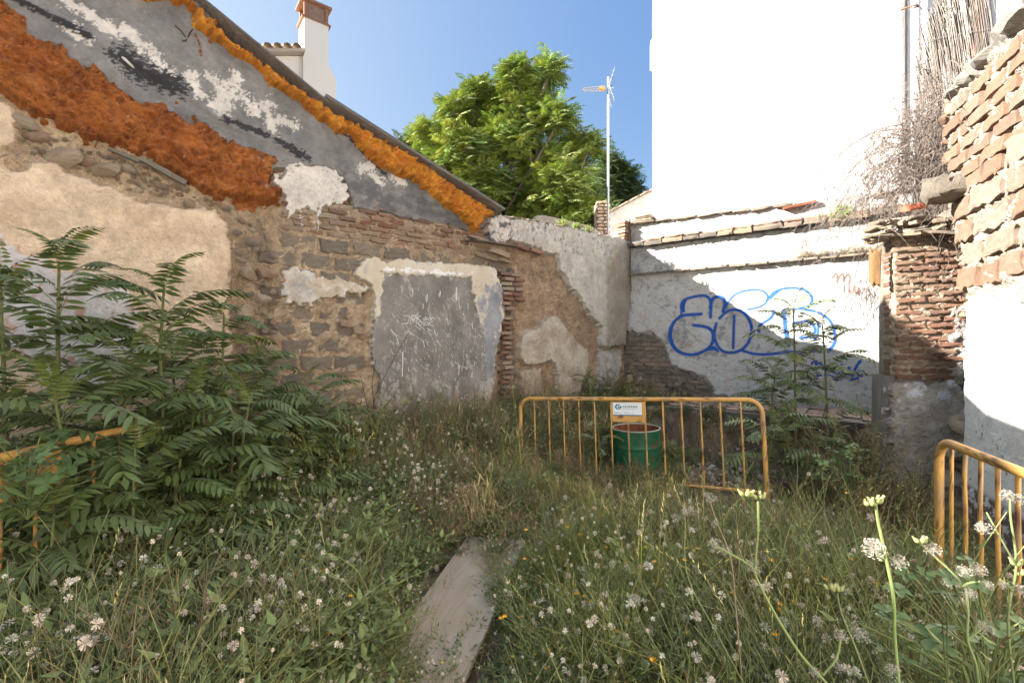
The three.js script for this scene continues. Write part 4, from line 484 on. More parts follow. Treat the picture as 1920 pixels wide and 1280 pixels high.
// ---------- side wall on the right: masonry over white plaster ----------
const side = thing('side_wall', 'sunlit side wall of exposed brick over white plaster with brown dado', 'wall', null, [RW.o[0], 0, RW.o[1]], RRY);
{ // local x runs along the wall towards the camera, local z points into the lot
  const H = side, r = rnd(301);
  part('wall_core', slab([[-0.05, -0.3], [-0.05, 2.4], [-0.3, 2.9], [-0.3, 4.05], [3.95, 4.08], [3.95, -0.3]], -0.05, 0.4), mat({ rgb: [0.5, 0.43, 0.34], bumpMap: bumpRough, bumpScale: 0.02, map: toneGrain }), H);
  part('mortar_bed', relief({ poly: [[-0.36, 2.75], [-0.38, 4.0], [3.9, 4.05], [3.9, 1.9], [-0.06, 1.9], [-0.1, 2.6]], res: 0.02, rag: 0.05, edge: 0.03, z: (x, y) => 0.034 + 0.065 * fbm(x * 3.6, y * 4.4, 5, 0.6) + 0.012 * fbm(x * 20, y * 20, 2), col: (x, y) => mulc([0.4, 0.335, 0.26], 1 + 0.25 * fbm(x * 9, y * 9, 4)) }), vc({ bumpMap: bumpRough, bumpScale: 0.02 }), H);
  const dadoY = 0.42;
  part('white_plaster', relief({ poly: [[0.0, -0.1], [-0.02, 1.2], [0.01, 1.95], [0.1, 2.08], [0.5, 2.04], [1.0, 2.1], [3.9, 2.06], [3.9, -0.1]], res: 0.014, rag: 0.03, edge: 0.03, z: (x, y) => 0.05 + 0.012 * fbm(x * 1.6, y * 1.6, 4) + 0.02 * sm(dadoY + 0.015, dadoY - 0.005, y),
    col: (x, y) => { const chip = sm(0.55, 0.62, fbm(x * 15, y * 7, 3)) * sm(1.25, 0.9, y), peel = sm(-0.05, 0.05, fbm(x * 5, y * 8, 5, 0.65) + 0.12), b = sm(0.3, 0.5, fbm(x * 4, y * 3 + 9, 4)); let c = mixc([0.72, 0.72, 0.71], [0.55, 0.58, 0.62], b * 0.6); c = mixc(c, [0.07, 0.07, 0.075], chip * 0.9); if (y < dadoY) c = mixc(c, [0.16, 0.12, 0.1], peel); else c = mixc(c, [0.2, 0.15, 0.12], sm(dadoY + 0.03, dadoY, y) * 0.8); return c; } }), vc({ map: null, bumpScale: 0.006 }), H);
  const paleM = [[0.38, 0.29, 0.21], [0.37, 0.25, 0.17], [0.41, 0.33, 0.25], [0.36, 0.22, 0.14], [0.4, 0.32, 0.245]].map((rgb) => mat({ rgb, bumpMap: bumpRough, bumpScale: 0.01, map: toneGrain })), orangeM = [[0.34, 0.2, 0.125], [0.36, 0.225, 0.145], [0.36, 0.245, 0.17]].map((rgb) => mat({ rgb, bumpMap: bumpRough, bumpScale: 0.006, map: toneGrain }));
  const copeM = mat({ rgb: [0.46, 0.43, 0.37], bumpMap: bumpRough, bumpScale: 0.02, map: toneGrain });
  // coursed blocks
  let row = 0;
  for (let y = 2.2; y < 3.1; y += 0.21, row++) for (let x = -0.12 - (y > 2.8 ? 0.22 : 0) + (row % 2) * 0.1; x < 2.2;) { const w = 0.28 + r() * 0.26; piece('block', pick(r, blockGeos), pick(r, paleM), H, [x + w / 2, y + (r() - 0.5) * 0.015, 0.0 + r() * 0.02], [w * 0.985, 0.203 + (r() - 0.5) * 0.02, 0.12], [(r() - 0.5) * 0.05, (r() - 0.5) * 0.05, (r() - 0.5) * 0.035]); x += w; }
  row = 0;
  for (let y = 3.14; y < 3.86; y += 0.128, row++) for (let x = -0.4 + (row % 2) * 0.16 - r() * 0.05; x < 2.2; x += 0.39) { if (x < -0.2 && y < 3.25) continue; piece('hollow_brick', pick(r, brickGeos), r() < 0.72 ? pick(r, orangeM) : pick(r, paleM), H, [x + 0.19, y + (r() - 0.5) * 0.012, 0.002 + r() * 0.03], [0.34 + r() * 0.05, 0.118, 0.1], [(r() - 0.5) * 0.05, (r() - 0.5) * 0.05, (r() - 0.5) * 0.03]); }
  for (let x = -0.36; x < 2.6;) { const w = 0.12 + r() * 0.16; piece('coping_stone', pick(r, stoneGeos), copeM, H, [x + w / 2, 3.99 + (r() - 0.5) * 0.07, 0.0], [w * 1.5, 0.12 + r() * 0.12, 0.26], [(r() - 0.5) * 0.3, (r() - 0.5) * 0.3, (r() - 0.5) * 0.15]); x += w; }
  piece('timber_beam', roughBox(9, 0.22, 4, 3, 3), mat({ rgb: [0.3, 0.26, 0.2], bumpMap: bumpRough, bumpScale: 0.015, map: toneGrain }), H, [-0.02, 3.02, 0.06], [0.2, 0.24, 0.6], [0, 0.1, 0.05]);
  for (let i = 0; i < 34; i++) { const y = 2.3 + r() * 1.75, s = 0.07 + r() * 0.1; piece('stone', pick(r, stoneGeos), pick(r, [stoneMats[2], stoneMats[0], orangeM[1]]), H, [-0.12 - (y > 2.9 ? 0.3 : 0) + (r() - 0.5) * 0.1, y, -0.15 + r() * 0.18], [s * 1.4, s * 0.8, s], [r(), r() * 6, r() * 0.4]); }
}

{ // cream house standing on from the side wall to the street, right of the camera
  const t = thing('street_house', 'cream rendered house carrying on from the side wall along the street', 'house', null, [RW.o[0], 0, RW.o[1]], RRY), wm = mat({ rgb: [0.74, 0.7, 0.62], bumpMap: bumpGrain, bumpScale: 0.006, map: toneGrain });
  part('wall', new THREE.BoxGeometry(7.5, 7.2, 4).translate(7.8, 3.6, -2.0), wm, t); part('roof', slab([[3.9, 7.2], [3.9, 7.35], [11.7, 7.35], [11.7, 7.2]], 0.25, 4.5), stoneMats[3], t);
  for (const x of [5.4, 8, 10.4]) { const w = part('window', new THREE.BoxGeometry(1.0, 1.4, 0.06).translate(x, 4.9, 0.02), mat({ rgb: [0.2, 0.13, 0.08], roughness: 0.6 }), t); part('sill', new THREE.BoxGeometry(1.15, 0.08, 0.16).translate(x, 4.15, 0.06), stoneMats[2], w); }
}
// ---------- reed screen and the dead creeper hanging from it ----------
{
  const D = 5.6, t = thing('reed_screen', 'sagging grey reed screen above the brick pier', 'screen', null, [0, 0, 0]), r = rnd(401), g = new GB(), out = [[4.95, 3.0], [5.02, 4.35], [5.1, 5.0], [5.25, 5.5], [5.5, 5.95], [6.1, 6.4]];
  const topAt = (x) => { for (let i = 1; i < out.length; i++) if (x < out[i][0]) return lerp(out[i - 1][1], out[i][1], (x - out[i - 1][0]) / (out[i][0] - out[i - 1][0])); return 6.4; };
  for (let layer = 0; layer < 3; layer++) for (let x = 4.95; x < 6.4; x += 0.013) for (let y = 3.0; y < 6.3;) {
    const l = 0.5 + r() * 0.9, lean = -0.17 + (r() - 0.5) * 0.09, xt = x + lean * (y + l - 3), y1 = y + l, cap = topAt(x - 0.17 * (y1 - 3) + 0.12) + (r() - 0.5) * 0.25, y2 = Math.min(y1, cap); if (y2 < y + 0.08) break;
    const c = mulc(mixc([0.25, 0.215, 0.18], [0.15, 0.128, 0.108], r() ** 1.5), 0.75 + 0.4 * r()), zz = -D + layer * 0.011 + (r() - 0.5) * 0.014; g.tube([V(x + lean * (y - 3), y - 0.1, zz), V(xt, y2, zz + (r() - 0.5) * 0.012)], 0.0055, c, 4); y = y2 - 0.05;
  }
  t.position.set(4.95, 0, -D); t.rotation.y = GRY; const lay = (gg) => { for (let i = 0; i < gg.p.length; i += 3) { gg.p[i] = (gg.p[i] - 4.95) * 0.62; gg.p[i + 2] += D; } return gg.geo(); };
  part('reeds', lay(g), vc({ map: null, bumpMap: null }), t, 'stuff');
  const w = new GB(); for (const y of [3.5, 4.1, 4.7, 5.3]) { const p = []; for (let x = 4.95; x < 6.3; x += 0.12) if (y < topAt(x + 0.05)) p.push(V(x - 0.1, y - 0.08 * (x - 5) + 0.01 * n2(x * 5, y), -D + 0.05)); if (p.length > 1) w.tube(p, 0.003, [0.2, 0.18, 0.16], 3); } part('wire', lay(w), vc({ map: null, bumpMap: null }), t);

  const c = thing('dead_creeper', 'tangle of leafless grey creeper hanging from the reed screen over the pier', 'creeper', null, [0, 0, 0]), r2 = rnd(402), k = new GB(), f = new GB();
  const strand = (p, dir, n, step, grav, rad, gg, colr) => { const pts = [p.clone()]; let d = dir.clone().normalize(); for (let i = 0; i < n; i++) { d.add(V((r2() - 0.5) * 0.42, -grav + (r2() - 0.5) * 0.3, (r2() - 0.5) * 0.35)).normalize(); p = p.clone().addScaledVector(d, step); pts.push(p); } gg.tube(pts, (u) => rad * (1 - 0.6 * u), colr, 3); return pts; };
  for (let i = 0; i < 110; i++) { const s = V(lerp(4.55, 5.35, r2()), lerp(3.5, 4.3, r2()), -5.35 + r2() * 0.5), dir = V(-0.9 + r2() * 0.7, 0.5 - r2() * 0.5, (r2() - 0.5) * 0.6), pts = strand(s, dir, 12 + Math.floor(r2() * 6), 0.1, 0.13, 0.0048, k, mulc([0.15, 0.12, 0.1], 0.7 + 0.6 * r2())); for (let j = 3; j < pts.length; j += 2) for (let q = 0; q < 2; q++) strand(pts[j], V(r2() - 0.6, -0.3 * r2(), r2() - 0.5), 4 + Math.floor(r2() * 5), 0.06, 0.2, 0.003, f, mulc([0.19, 0.155, 0.13], 0.7 + 0.6 * r2())); }
  for (let i = 0; i < 1100; i++) { const s = V(lerp(4.35, 5.2, r2()), lerp(2.9, 4.5, r2() ** 1.2), -5.1 + r2() * 0.75); strand(s, V(r2() - 0.6, -0.6 + 0.6 * r2(), r2() - 0.5), 6 + Math.floor(r2() * 7), 0.06, 0.1, 0.0035, f, mulc([0.22, 0.18, 0.15], 0.6 + 0.7 * r2())); }
  for (let i = 0; i < 130; i++) { const s = V(lerp(4.15, 4.75, r2()), lerp(2.4, 3.1, r2()), -4.95 + r2() * 0.6); strand(s, V((r2() - 0.5) * 0.6, -1, (r2() - 0.5) * 0.4), 7, 0.07, 0.02, 0.0028, f, mulc([0.16, 0.13, 0.1], 0.7 + 0.6 * r2())); }
  part('vine_stem', k.geo(), vc({ map: null, bumpMap: null }), c); part('twigs', f.geo(), vc({ map: null, bumpMap: null }), c, 'stuff');
  // tendrils still clinging to the graffiti wall
  const h = thing('dry_tendrils', 'thin dry tendrils trailing down the white graffiti wall beside the pier', 'creeper', null, [0, 0, 0]), e = new GB();
  for (let i = 0; i < 90; i++) { const s0 = lerp(3.35, 4.25, r2()), y0 = lerp(2.2, 3.1, r2()), pts = []; let x = s0, y = y0; for (let j = 0; j < 9; j++) { const w0 = toWorldG(x, y, 0.07 + 0.02 * r2()); pts.push(V(...w0)); x += (r2() - 0.5) * 0.09; y -= 0.03 + 0.06 * r2(); } e.tube(pts, 0.0026, mulc([0.2, 0.15, 0.11], 0.7 + 0.5 * r2()), 3); }
  part('tendrils', e.geo(), vc({ map: null, bumpMap: null }), h, 'stuff');
}
// ---------- things beyond the walls ----------
{ // house with the chimney
  const t = thing('chimney_house', 'cream house with tiled eave and tall chimney behind the foam roof edge', 'house', null, [-4.75, 0, -11], LRY), r = rnd(501);
  const wm = mat({ rgb: [0.66, 0.61, 0.54] });
  part('wall', slab([[-5.5, 0], [-5.5, 6.4], [-0.3, 8.43], [0.3, 8.43], [0.3, 0]], 0, 4), wm, t);
  const ch = part('chimney', new THREE.BoxGeometry(0.56, 9.36, 0.5).translate(0, 4.68, -0.18), wm, t);
  const sh = slab([[-0.33, 0], [-0.3, 8.4], [0.28, 8.35], [0.46, 8.12], [0.46, 0]], 0.09, 0.6); part('chimney_breast', sh, wm, ch);
  const bm = mat({ rgb: [0.4, 0.2, 0.12], bumpMap: bumpRough, bumpScale: 0.006, map: toneGrain });
  for (const [x, z] of [[-0.24, 0.03], [0.24, 0.03], [-0.24, -0.39], [0.24, -0.39]]) part('cap_post', new THREE.BoxGeometry(0.07, 0.42, 0.07).translate(x, 9.55, z), bm, ch);
  part('cap_screen', new THREE.BoxGeometry(0.46, 0.36, 0.03).translate(0.0, 9.54, 0.02), brickMats[2], ch);
  part('cap_slab', new THREE.BoxGeometry(0.7, 0.06, 0.58).translate(0, 9.78, -0.18), bm, ch); part('cap_slab', new THREE.BoxGeometry(0.66, 0.05, 0.54).translate(0, 9.36, -0.18), bm, ch);
  for (let x = -5.5; x < -0.4; x += 0.2) { const g = new THREE.CylinderGeometry(0.1, 0.115, 0.5, 10, 1, true, 0, Math.PI); g.rotateZ(Math.PI / 2).rotateY(Math.PI / 2).rotateX(0.25); const o = part('roof_tile', g, pick(r, stoneMats), t); o.position.set(x, 8.55 + (x + 0.3) * 0.39, 0.05); o.rotation.z = 0.37; }
  { const e = part('verge_slab', new THREE.BoxGeometry(5.6, 0.06, 0.4), mat({ rgb: [0.5, 0.44, 0.36], map: toneGrain }), t); e.position.set(-2.9, 8.49 - 2.6 * 0.39, 0.0); e.rotation.z = 0.372; }
}
{ // small white gable and broken walls between the tree and the tall house
  const t = thing('gable_house', 'small white gable with sloping tile edge behind the antenna mast', 'house', null, [0, 0, -13]), r = rnd(502), q = [[2.559,5.185],[2.895,5.383],[4.113,5.992],[5.485,5.916]];
  part('wall', slab([[q[0][0], 0], ...q, [q[3][0], 0]], 0, 2.5), mat({ rgb: [0.72, 0.7, 0.66], map: toneGrain, bumpMap: bumpGrain, bumpScale: 0.006 }), t);
  for (let i = 0; i < 6; i++) { const f = i / 6, x = lerp(q[0][0], q[2][0], f), y = lerp(q[0][1], q[2][1], f) + 0.04; piece('roof_tile', brickGeos[i], pick(r, dustyBrick), t, [x + 0.12, y + 0.05, 0.02], [0.32, 0.05, 0.5], [0, 0, 0.48]); }
  const b = thing('brick_stub', 'broken brick stump left of the small white gable', 'wall', null, [0, 0, -12.4]), p = [[2.281,5.457],[2.645,4.556]]; part('stub_core', new THREE.BoxGeometry(p[1][0] - p[0][0] - 0.04, p[0][1] - 0.04, 0.3).translate((p[0][0] + p[1][0]) / 2, (p[0][1] - 0.04) / 2, -0.2), dustyBrick[1], b);
  for (let y = p[1][1] - 0.4, j = 0; y < p[0][1]; y += 0.09, j++) for (let i = 0; i < 2; i++) piece('brick', pick(r, brickGeos), pick(r, dustyBrick), b, [p[0][0] + 0.1 + i * 0.17 + (j % 2) * 0.03, y, 0], [0.17, 0.078, 0.25]);
  const w = thing('broken_wall', 'pale broken wall top in sun in front of the tree', 'wall', null, [0, 0, -11]), s = [[0.516,4.486],[0.593,4.692],[0.773,4.705],[1.289,4.589],[1.934,4.434],[2.217,4.228],[3.094,4.164]]; part('wall_core', slab([[s[0][0], 0], ...s, [s[6][0], 0]], 0, 0.4), mat({ rgb: [0.55, 0.48, 0.39], map: toneGrain, bumpMap: bumpRough, bumpScale: 0.03 }), w);
  for (let i = 0; i < 16; i++) { const f = r(), k = 1 + Math.floor(f * 4.99), x = lerp(s[k][0], s[k + 1][0], r()), y = lerp(s[k][1], s[k + 1][1], (x - s[k][0]) / (s[k + 1][0] - s[k][0])), z = 0.08 + r() * 0.1; piece('stone', pick(r, stoneGeos), pick(r, stoneMats), w, [x, y - 0.01, -0.2], [z * 1.6, z * 0.7, 0.3], [0, r() * 6, 0]); }
}
{ // television antenna
  const x = 2.37, D = 11.2, t = thing('tv_antenna', 'television antenna with orange box on a thin mast against the sky', 'antenna', null, [x, 0, -D]), metal = mat({ rgb: [0.3, 0.31, 0.33], roughness: 0.4, metalness: 0.4 });
  const tube = (name, a, b, rad, m = metal) => { const g = new GB(); g.tube([V(...a), V(...b)], rad, [1, 1, 1], 8); part(name, g.geo(), m, t); };
  const h = 8.0; tube('mast', [0, 3.2, 0], [0, h + 0.15, 0], 0.028);
  const d = V(-0.97, -0.17, 0.2), P = (u, a = 0, b = 0) => [d.x * u, h - 0.12 + d.y * u + a, d.z * u + b];
  tube('boom', P(-0.15), P(0.7), 0.012); tube('boom', P(0.1, -0.06), P(0.66, -0.03), 0.009); tube('boom', P(0.1, 0.07), P(0.66, 0.04), 0.009);
  for (let u = 0.18; u < 0.7; u += 0.075) tube('director', P(u, 0, -0.13), P(u, 0, 0.13), 0.008);
  const bx = part('dipole_box', roughBox(3, 0.15, 2, 2, 2), mat({ rgb: [0.75, 0.28, 0.05], roughness: 0.5 }), t); bx.position.set(...P(0.16)); bx.scale.set(0.15, 0.11, 0.09);
  for (const s of [-1, 1]) for (let k = 0; k < 4; k++) tube('reflector_rod', P(-0.02 - k * 0.03, s * (0.06 + k * 0.1), -0.22), P(-0.02 - k * 0.03, s * (0.06 + k * 0.1), 0.22), 0.006);
  for (const s of [-1, 1]) for (const z of [-0.18, 0.18]) tube('reflector_arm', P(0, 0, z * 0.6), P(-0.13, s * 0.4, z), 0.006);
  const c = new GB(), pts = []; for (let i = 0; i < 12; i++) { const a = i / 11 * 4.4; pts.push(V(0.06 + 0.09 * Math.sin(a), h + 0.03 + 0.1 * Math.cos(a), 0.03)); } c.tube(pts, 0.006, [0.05, 0.05, 0.05], 5); part('cable', c.geo(), vc({ map: null, bumpMap: null }), t);
  tube('wall_bracket', [0, 3.95, 0], [0.25, 3.98, 0], 0.012); tube('wall_bracket', [0, 3.6, 0], [0.25, 3.62, 0], 0.012);
}
// trees: trunk and limbs, crown of many compound leaves spread through overlapping clumps
function pinnate(g, L, pairs, lf, wid, arch, droop, col, r, simple) {
  const at = (u) => V(L * u * (1 - 0.12 * droop * u * u), L * (arch * u - (arch * 0.55 + droop * 0.62) * u * u), L * 0.05 * Math.sin(u * 2.1));
  const rp = []; for (let i = 0; i <= (simple ? 3 : 7); i++) rp.push(at(i / (simple ? 3 : 7)));
  g.tube(rp, (u) => (simple ? 0.004 : 0.0042) * (1 - 0.7 * u), mulc(col.stalk, 1), 3);
  for (let i = 0; i < pairs; i++) {
    const u = 0.16 + 0.8 * (i / (pairs - 1)), o = at(u), d = at(Math.min(1, u + 0.03)).sub(at(u - 0.03)).normalize(), l0 = lf * (0.62 + 0.55 * Math.sin(Math.PI * (0.12 + 0.72 * u))) ;
    for (const s of [-1, 1]) { const z = V(0, 0, s), dir = z.clone().multiplyScalar(0.86).addScaledVector(d, 0.5).add(V(0, -0.16 - 0.2 * r(), 0)).add(V((r() - 0.5) * 0.16, (r() - 0.5) * 0.16, (r() - 0.5) * 0.1)).normalize(), side = d.clone().sub(dir.clone().multiplyScalar(d.dot(dir))).normalize(), c = mulc(col.leaf, 0.72 + 0.5 * r()), l = l0 * (0.85 + 0.3 * r()); if (simple) { const a = g.v(o.x, o.y, o.z, c), e = o.clone().addScaledVector(dir, l), m = o.clone().addScaledVector(dir, l * 0.4), p = g.v(m.x + side.x * wid / 2, m.y + side.y * wid / 2 + wid * 0.1, m.z + side.z * wid / 2, c), q = g.v(m.x - side.x * wid / 2, m.y - side.y * wid / 2 + wid * 0.1, m.z - side.z * wid / 2, c), b = g.v(e.x, e.y, e.z, c); g.q(a, p, b, q); } else g.leaflet(o, dir, side, l, wid * (0.8 + 0.35 * r()), c, 0.2, 0.12 + 0.22 * r()); }
  }
  const e = at(1), dd = at(1).sub(at(0.94)).normalize(); g.leaf(e, dd, V(0, 0, 1), lf * 0.8, wid, col.leaf, 0.2);
}
function bigTree(name, label, D, clumps, n, rgb, trunks, seed, size = 0.55) {
  const t = thing(name, label, 'tree', null, [0, 0, -D]), r = rnd(seed), lg = new GB();
  for (let k = 0; k < 4; k++) { const g2 = new GB(); pinnate(g2, size, 7, size * 0.3, size * 0.1, 0.35, 0.5, { leaf: rgb, stalk: mulc(rgb, 1) }, r, true); const m = new THREE.Matrix4().makeRotationFromEuler(new THREE.Euler((r() - 0.5) * 0.9, k * 1.57 + r() * 0.8, 0.5 * r())); const ge = g2.geo().applyMatrix4(m), b0 = lg.p.length / 3; lg.p.push(...ge.attributes.position.array); lg.c.push(...ge.attributes.color.array); lg.u.push(...ge.attributes.uv.array); for (const i of ge.index.array) lg.i.push(i + b0); }
  const im = shade(new THREE.InstancedMesh(lg.geo(), leafMat({ transmission: 0.42, roughness: 0.6 }), n)), M = new THREE.Matrix4(), Q = new THREE.Quaternion(), col = new THREE.Color(), tot = clumps.reduce((s, c) => s + c[2] ** 2, 0); im.name = 'crown'; im.userData.kind = 'stuff';
  for (let i = 0; i < n; i++) {
    let f = r() * tot, c = clumps[0]; for (const q of clumps) { f -= q[2] ** 2; c = q; if (f < 0) break; }
    const a = V(r() - 0.5, r() - 0.5, r() - 0.5).normalize(), rad = c[2] * Math.pow(r(), 0.42) * (0.8 + 0.45 * n3(c[0] + a.x * 1.6, c[1] + a.y * 1.6, a.z * 1.6)), p = V(c[0] + a.x * rad, c[1] + a.y * rad * 0.9, (c[3] ?? 0) + a.z * rad * 1.1);
    Q.setFromEuler(new THREE.Euler((r() - 0.5) * 0.7, r() * 6.28, (r() - 0.5) * 0.7)); const s = 0.7 + 0.6 * r(); M.compose(p, Q, V(s, s, s)); im.setMatrixAt(i, M); const v = 0.6 + 0.75 * r(); im.setColorAt(i, col.setRGB(v * (0.85 + 0.4 * r()), v, v * 0.9));
  }
  t.add(im);
  const bark = mat({ rgb: [0.2, 0.16, 0.12], bumpMap: bumpRough, bumpScale: 0.02 }), wood = (name, pts, r0) => { const g = new GB(); g.tube(pts.map((p) => V(...p)), (u) => r0 * (1 - 0.7 * u), [1, 1, 1], 7); return part(name, g.geo(), bark, t); };
  trunks.forEach(([x, z], i) => wood('trunk', [[x, 0, z], [x + 0.1, 2, z], [x - 0.05 + 0.15 * i, 4, z], [x + 0.1 * i, 6, z]], 0.16));
  clumps.forEach((c, i) => { const [x, z] = trunks[i % trunks.length]; wood('limb', [[x, 3 + (i % 3) * 0.7, z], [lerp(x, c[0], 0.4) + 0.1, lerp(3.5, c[1], 0.5), lerp(z, c[3] ?? 0, 0.4)], [c[0], c[1], c[3] ?? 0], [c[0] + (r() - 0.5) * 0.6, c[1] + c[2] * 0.7, c[3] ?? 0]], 0.07); });
  return t;
}
{
  const C = (pts, d, rs, zs) => pts.map((p, i) => [p[0], p[1], rs[i], zs[i % zs.length]]);
  bigTree('leafy_tree', 'large bright green tree with feathery leaves rising behind the broken wall', 15, C([[1.231,10.316],[0.791,10.053],[0.176,9.877],[-0.615,10.053],[-1.143,9.613],[-1.758,9.086],[-2.285,8.682],[-2.637,8.084],[-2.901,7.556],[-0.176,9.174],[0.703,8.910],[-1.055,8.558],[1.494,8.558],[2.197,8.471],[2.549,8.031],[-0.176,7.943],[1.055,7.592],[-1.582,7.592],[2.109,7.416],[-2.285,7.240],[-0.967,6.625],[0.352,6.361],[1.582,6.361],[2.549,6.537],[-1.758,6.273],[0.879,5.306],[-0.703,5.394],[2.285,5.482]], 15, [0.4, 0.45, 0.5, 0.42, 0.5, 0.5, 0.45, 0.4, 0.4, 0.7, 0.7, 0.75, 0.5, 0.48, 0.4, 0.9, 0.9, 0.8, 0.7, 0.6, 1.0, 1.1, 1.0, 0.6, 0.8, 1.1, 1.0, 0.8], [0.3, -0.5, 0.8, -0.9, 0.1]), 3300, [0.26, 0.35, 0.055], [[-1.3, 0.1], [-0.3, -0.4], [0.9, 0.2], [-0.7, 0.6]], 601, 0.5);
  bigTree('dark_tree', 'darker round tree beyond the antenna mast, beside the tall white house', 22, C([[5.285,9.385],[4.641,9.900],[5.930,9.127],[5.156,8.353],[4.383,8.869],[6.188,8.482]], 22, [1.0, 0.7, 0.6, 1.2, 0.9, 0.7], [0, 0.5, -0.6]), 1100, [0.13, 0.2, 0.045], [[5.1, 0]], 602, 0.45);
  bigTree('distant_tree', 'dark green tree top just showing above the grey roof sheet', 21, C([[-5.414,10.387],[-4.676,10.264],[-6.103,10.510],[-3.938,10.018],[-4.922,9.279]], 21, [0.7, 0.8, 0.5, 0.8, 1.0], [0, 0.4]), 700, [0.11, 0.18, 0.04], [[-5, 0]], 603, 0.4);
}
// ---------- crowd barriers ----------
function tint(g, f) { const p = g.attributes.position, c = new Float32Array(p.count * 3); for (let i = 0; i < p.count; i++) { const q = f(p.getX(i), p.getY(i), p.getZ(i)); c[i * 3] = q[0]; c[i * 3 + 1] = q[1]; c[i * 3 + 2] = q[2]; } g.setAttribute('color', new THREE.BufferAttribute(c, 3)); return g; }
const barrierMat = mat({ vertexColors: true, roughness: 0.55, bumpMap: bumpGrain, bumpScale: 0.0015 });
function rusty(seed) { return (x, y, z) => { const a = n3(x * 9 + seed, y * 9, z * 9), b = n3(x * 60, y * 60 + seed, z * 60), k = sm(0.28, 0.5, a * 0.55 + b * 0.5); return mixc(mulc(mixc([0.6, 0.33, 0.085], [0.42, 0.26, 0.12], sm(0.0, 0.6, n3(x * 4, y * 4 + seed, z * 4))), 1 + 0.14 * a), [0.15, 0.062, 0.028], k); }; }
function barrier(label, pos, ry, lean, roll, o) {
  const W = o.w, Hh = o.h, t = thing('crowd_barrier', label, 'barrier', 'orange crowd barriers', pos, ry); t.rotation.order = 'YXZ'; t.rotation.x = lean; t.rotation.z = roll;
  const R = 0.14, pts = [V(-W / 2, 0, 0)]; for (let y = 0.05; y < Hh - R; y += 0.05) pts.push(V(-W / 2, y, 0)); for (let a = 0; a <= 8; a++) { const q = Math.PI - (a / 8) * Math.PI / 2; pts.push(V(-W / 2 + R + Math.cos(q) * R, Hh - R + Math.sin(q) * R, 0)); } for (let x = -W / 2 + R + 0.05; x < W / 2 - R; x += 0.05) pts.push(V(x, Hh, 0)); for (let a = 0; a <= 8; a++) { const q = Math.PI / 2 - (a / 8) * Math.PI / 2; pts.push(V(W / 2 - R + Math.cos(q) * R, Hh - R + Math.sin(q) * R, 0)); } for (let y = Hh - R - 0.05; y > 0; y -= 0.05) pts.push(V(W / 2, y, 0));
  const f = new GB(); f.tube(pts, o.r, [1, 1, 1], 12); part('frame', tint(f.geo(), rusty(o.seed)), barrierMat, t);
  const rail = []; for (let x = -W / 2; x <= W / 2 + 0.001; x += 0.07) rail.push(V(x, 0.1, 0)); const g = new GB(); g.tube(rail, o.r * 0.75, [1, 1, 1], 10); part('bottom_rail', tint(g.geo(), rusty(o.seed + 3)), barrierMat, t);
  for (let i = 1; i <= o.bars; i++) { const x = -W / 2 + (i * W) / (o.bars + 1), yt = o.plate && i === (o.bars + 1) / 2 ? Hh - 0.25 : Hh, bp = []; for (let y = 0.1; y < yt; y += 0.05) bp.push(V(x, y, 0.004 * n2(x * 7 + o.seed, y * 2))); bp.push(V(x, yt, 0)); const b = new GB(); b.tube(bp, o.r * 0.42, [1, 1, 1], 8); part('bar', tint(b.geo(), rusty(o.seed + i)), barrierMat, t); }
  const sp = (2 * W) / (o.bars + 1), pl = tint(new THREE.BoxGeometry(sp, o.plateH, 0.006, 12, 8, 1).translate(0, Hh - 0.03 - o.plateH / 2, o.r * 0.45), rusty(o.seed + 50)), plate = part('plate', pl, barrierMat, t);
  const foot = new GB(); for (const s of [-1, 1]) { const x = s * (W / 2 - 0.22); foot.tube([V(x, 0.1, 0), V(x, 0.05, 0.1), V(x, 0.012, 0.24)], 0.014, [1, 1, 1], 8); foot.tube([V(x, 0.1, 0), V(x, 0.05, -0.1), V(x, 0.012, -0.24)], 0.014, [1, 1, 1], 8); } part('foot', tint(foot.geo(), rusty(o.seed + 9)), barrierMat, t);
  return [t, plate, sp];
}
const [b1, plate1, sp1] = barrier('orange crowd barrier with white company sign, standing in front of green drum', [1.34, groundY(1.34, -5.13) - 0.05, -5.13], -0.454, -0.05, 0.05, { w: 2.7, h: 1.02, r: 0.0235, bars: 13, plate: true, plateH: 0.23, seed: 1 });
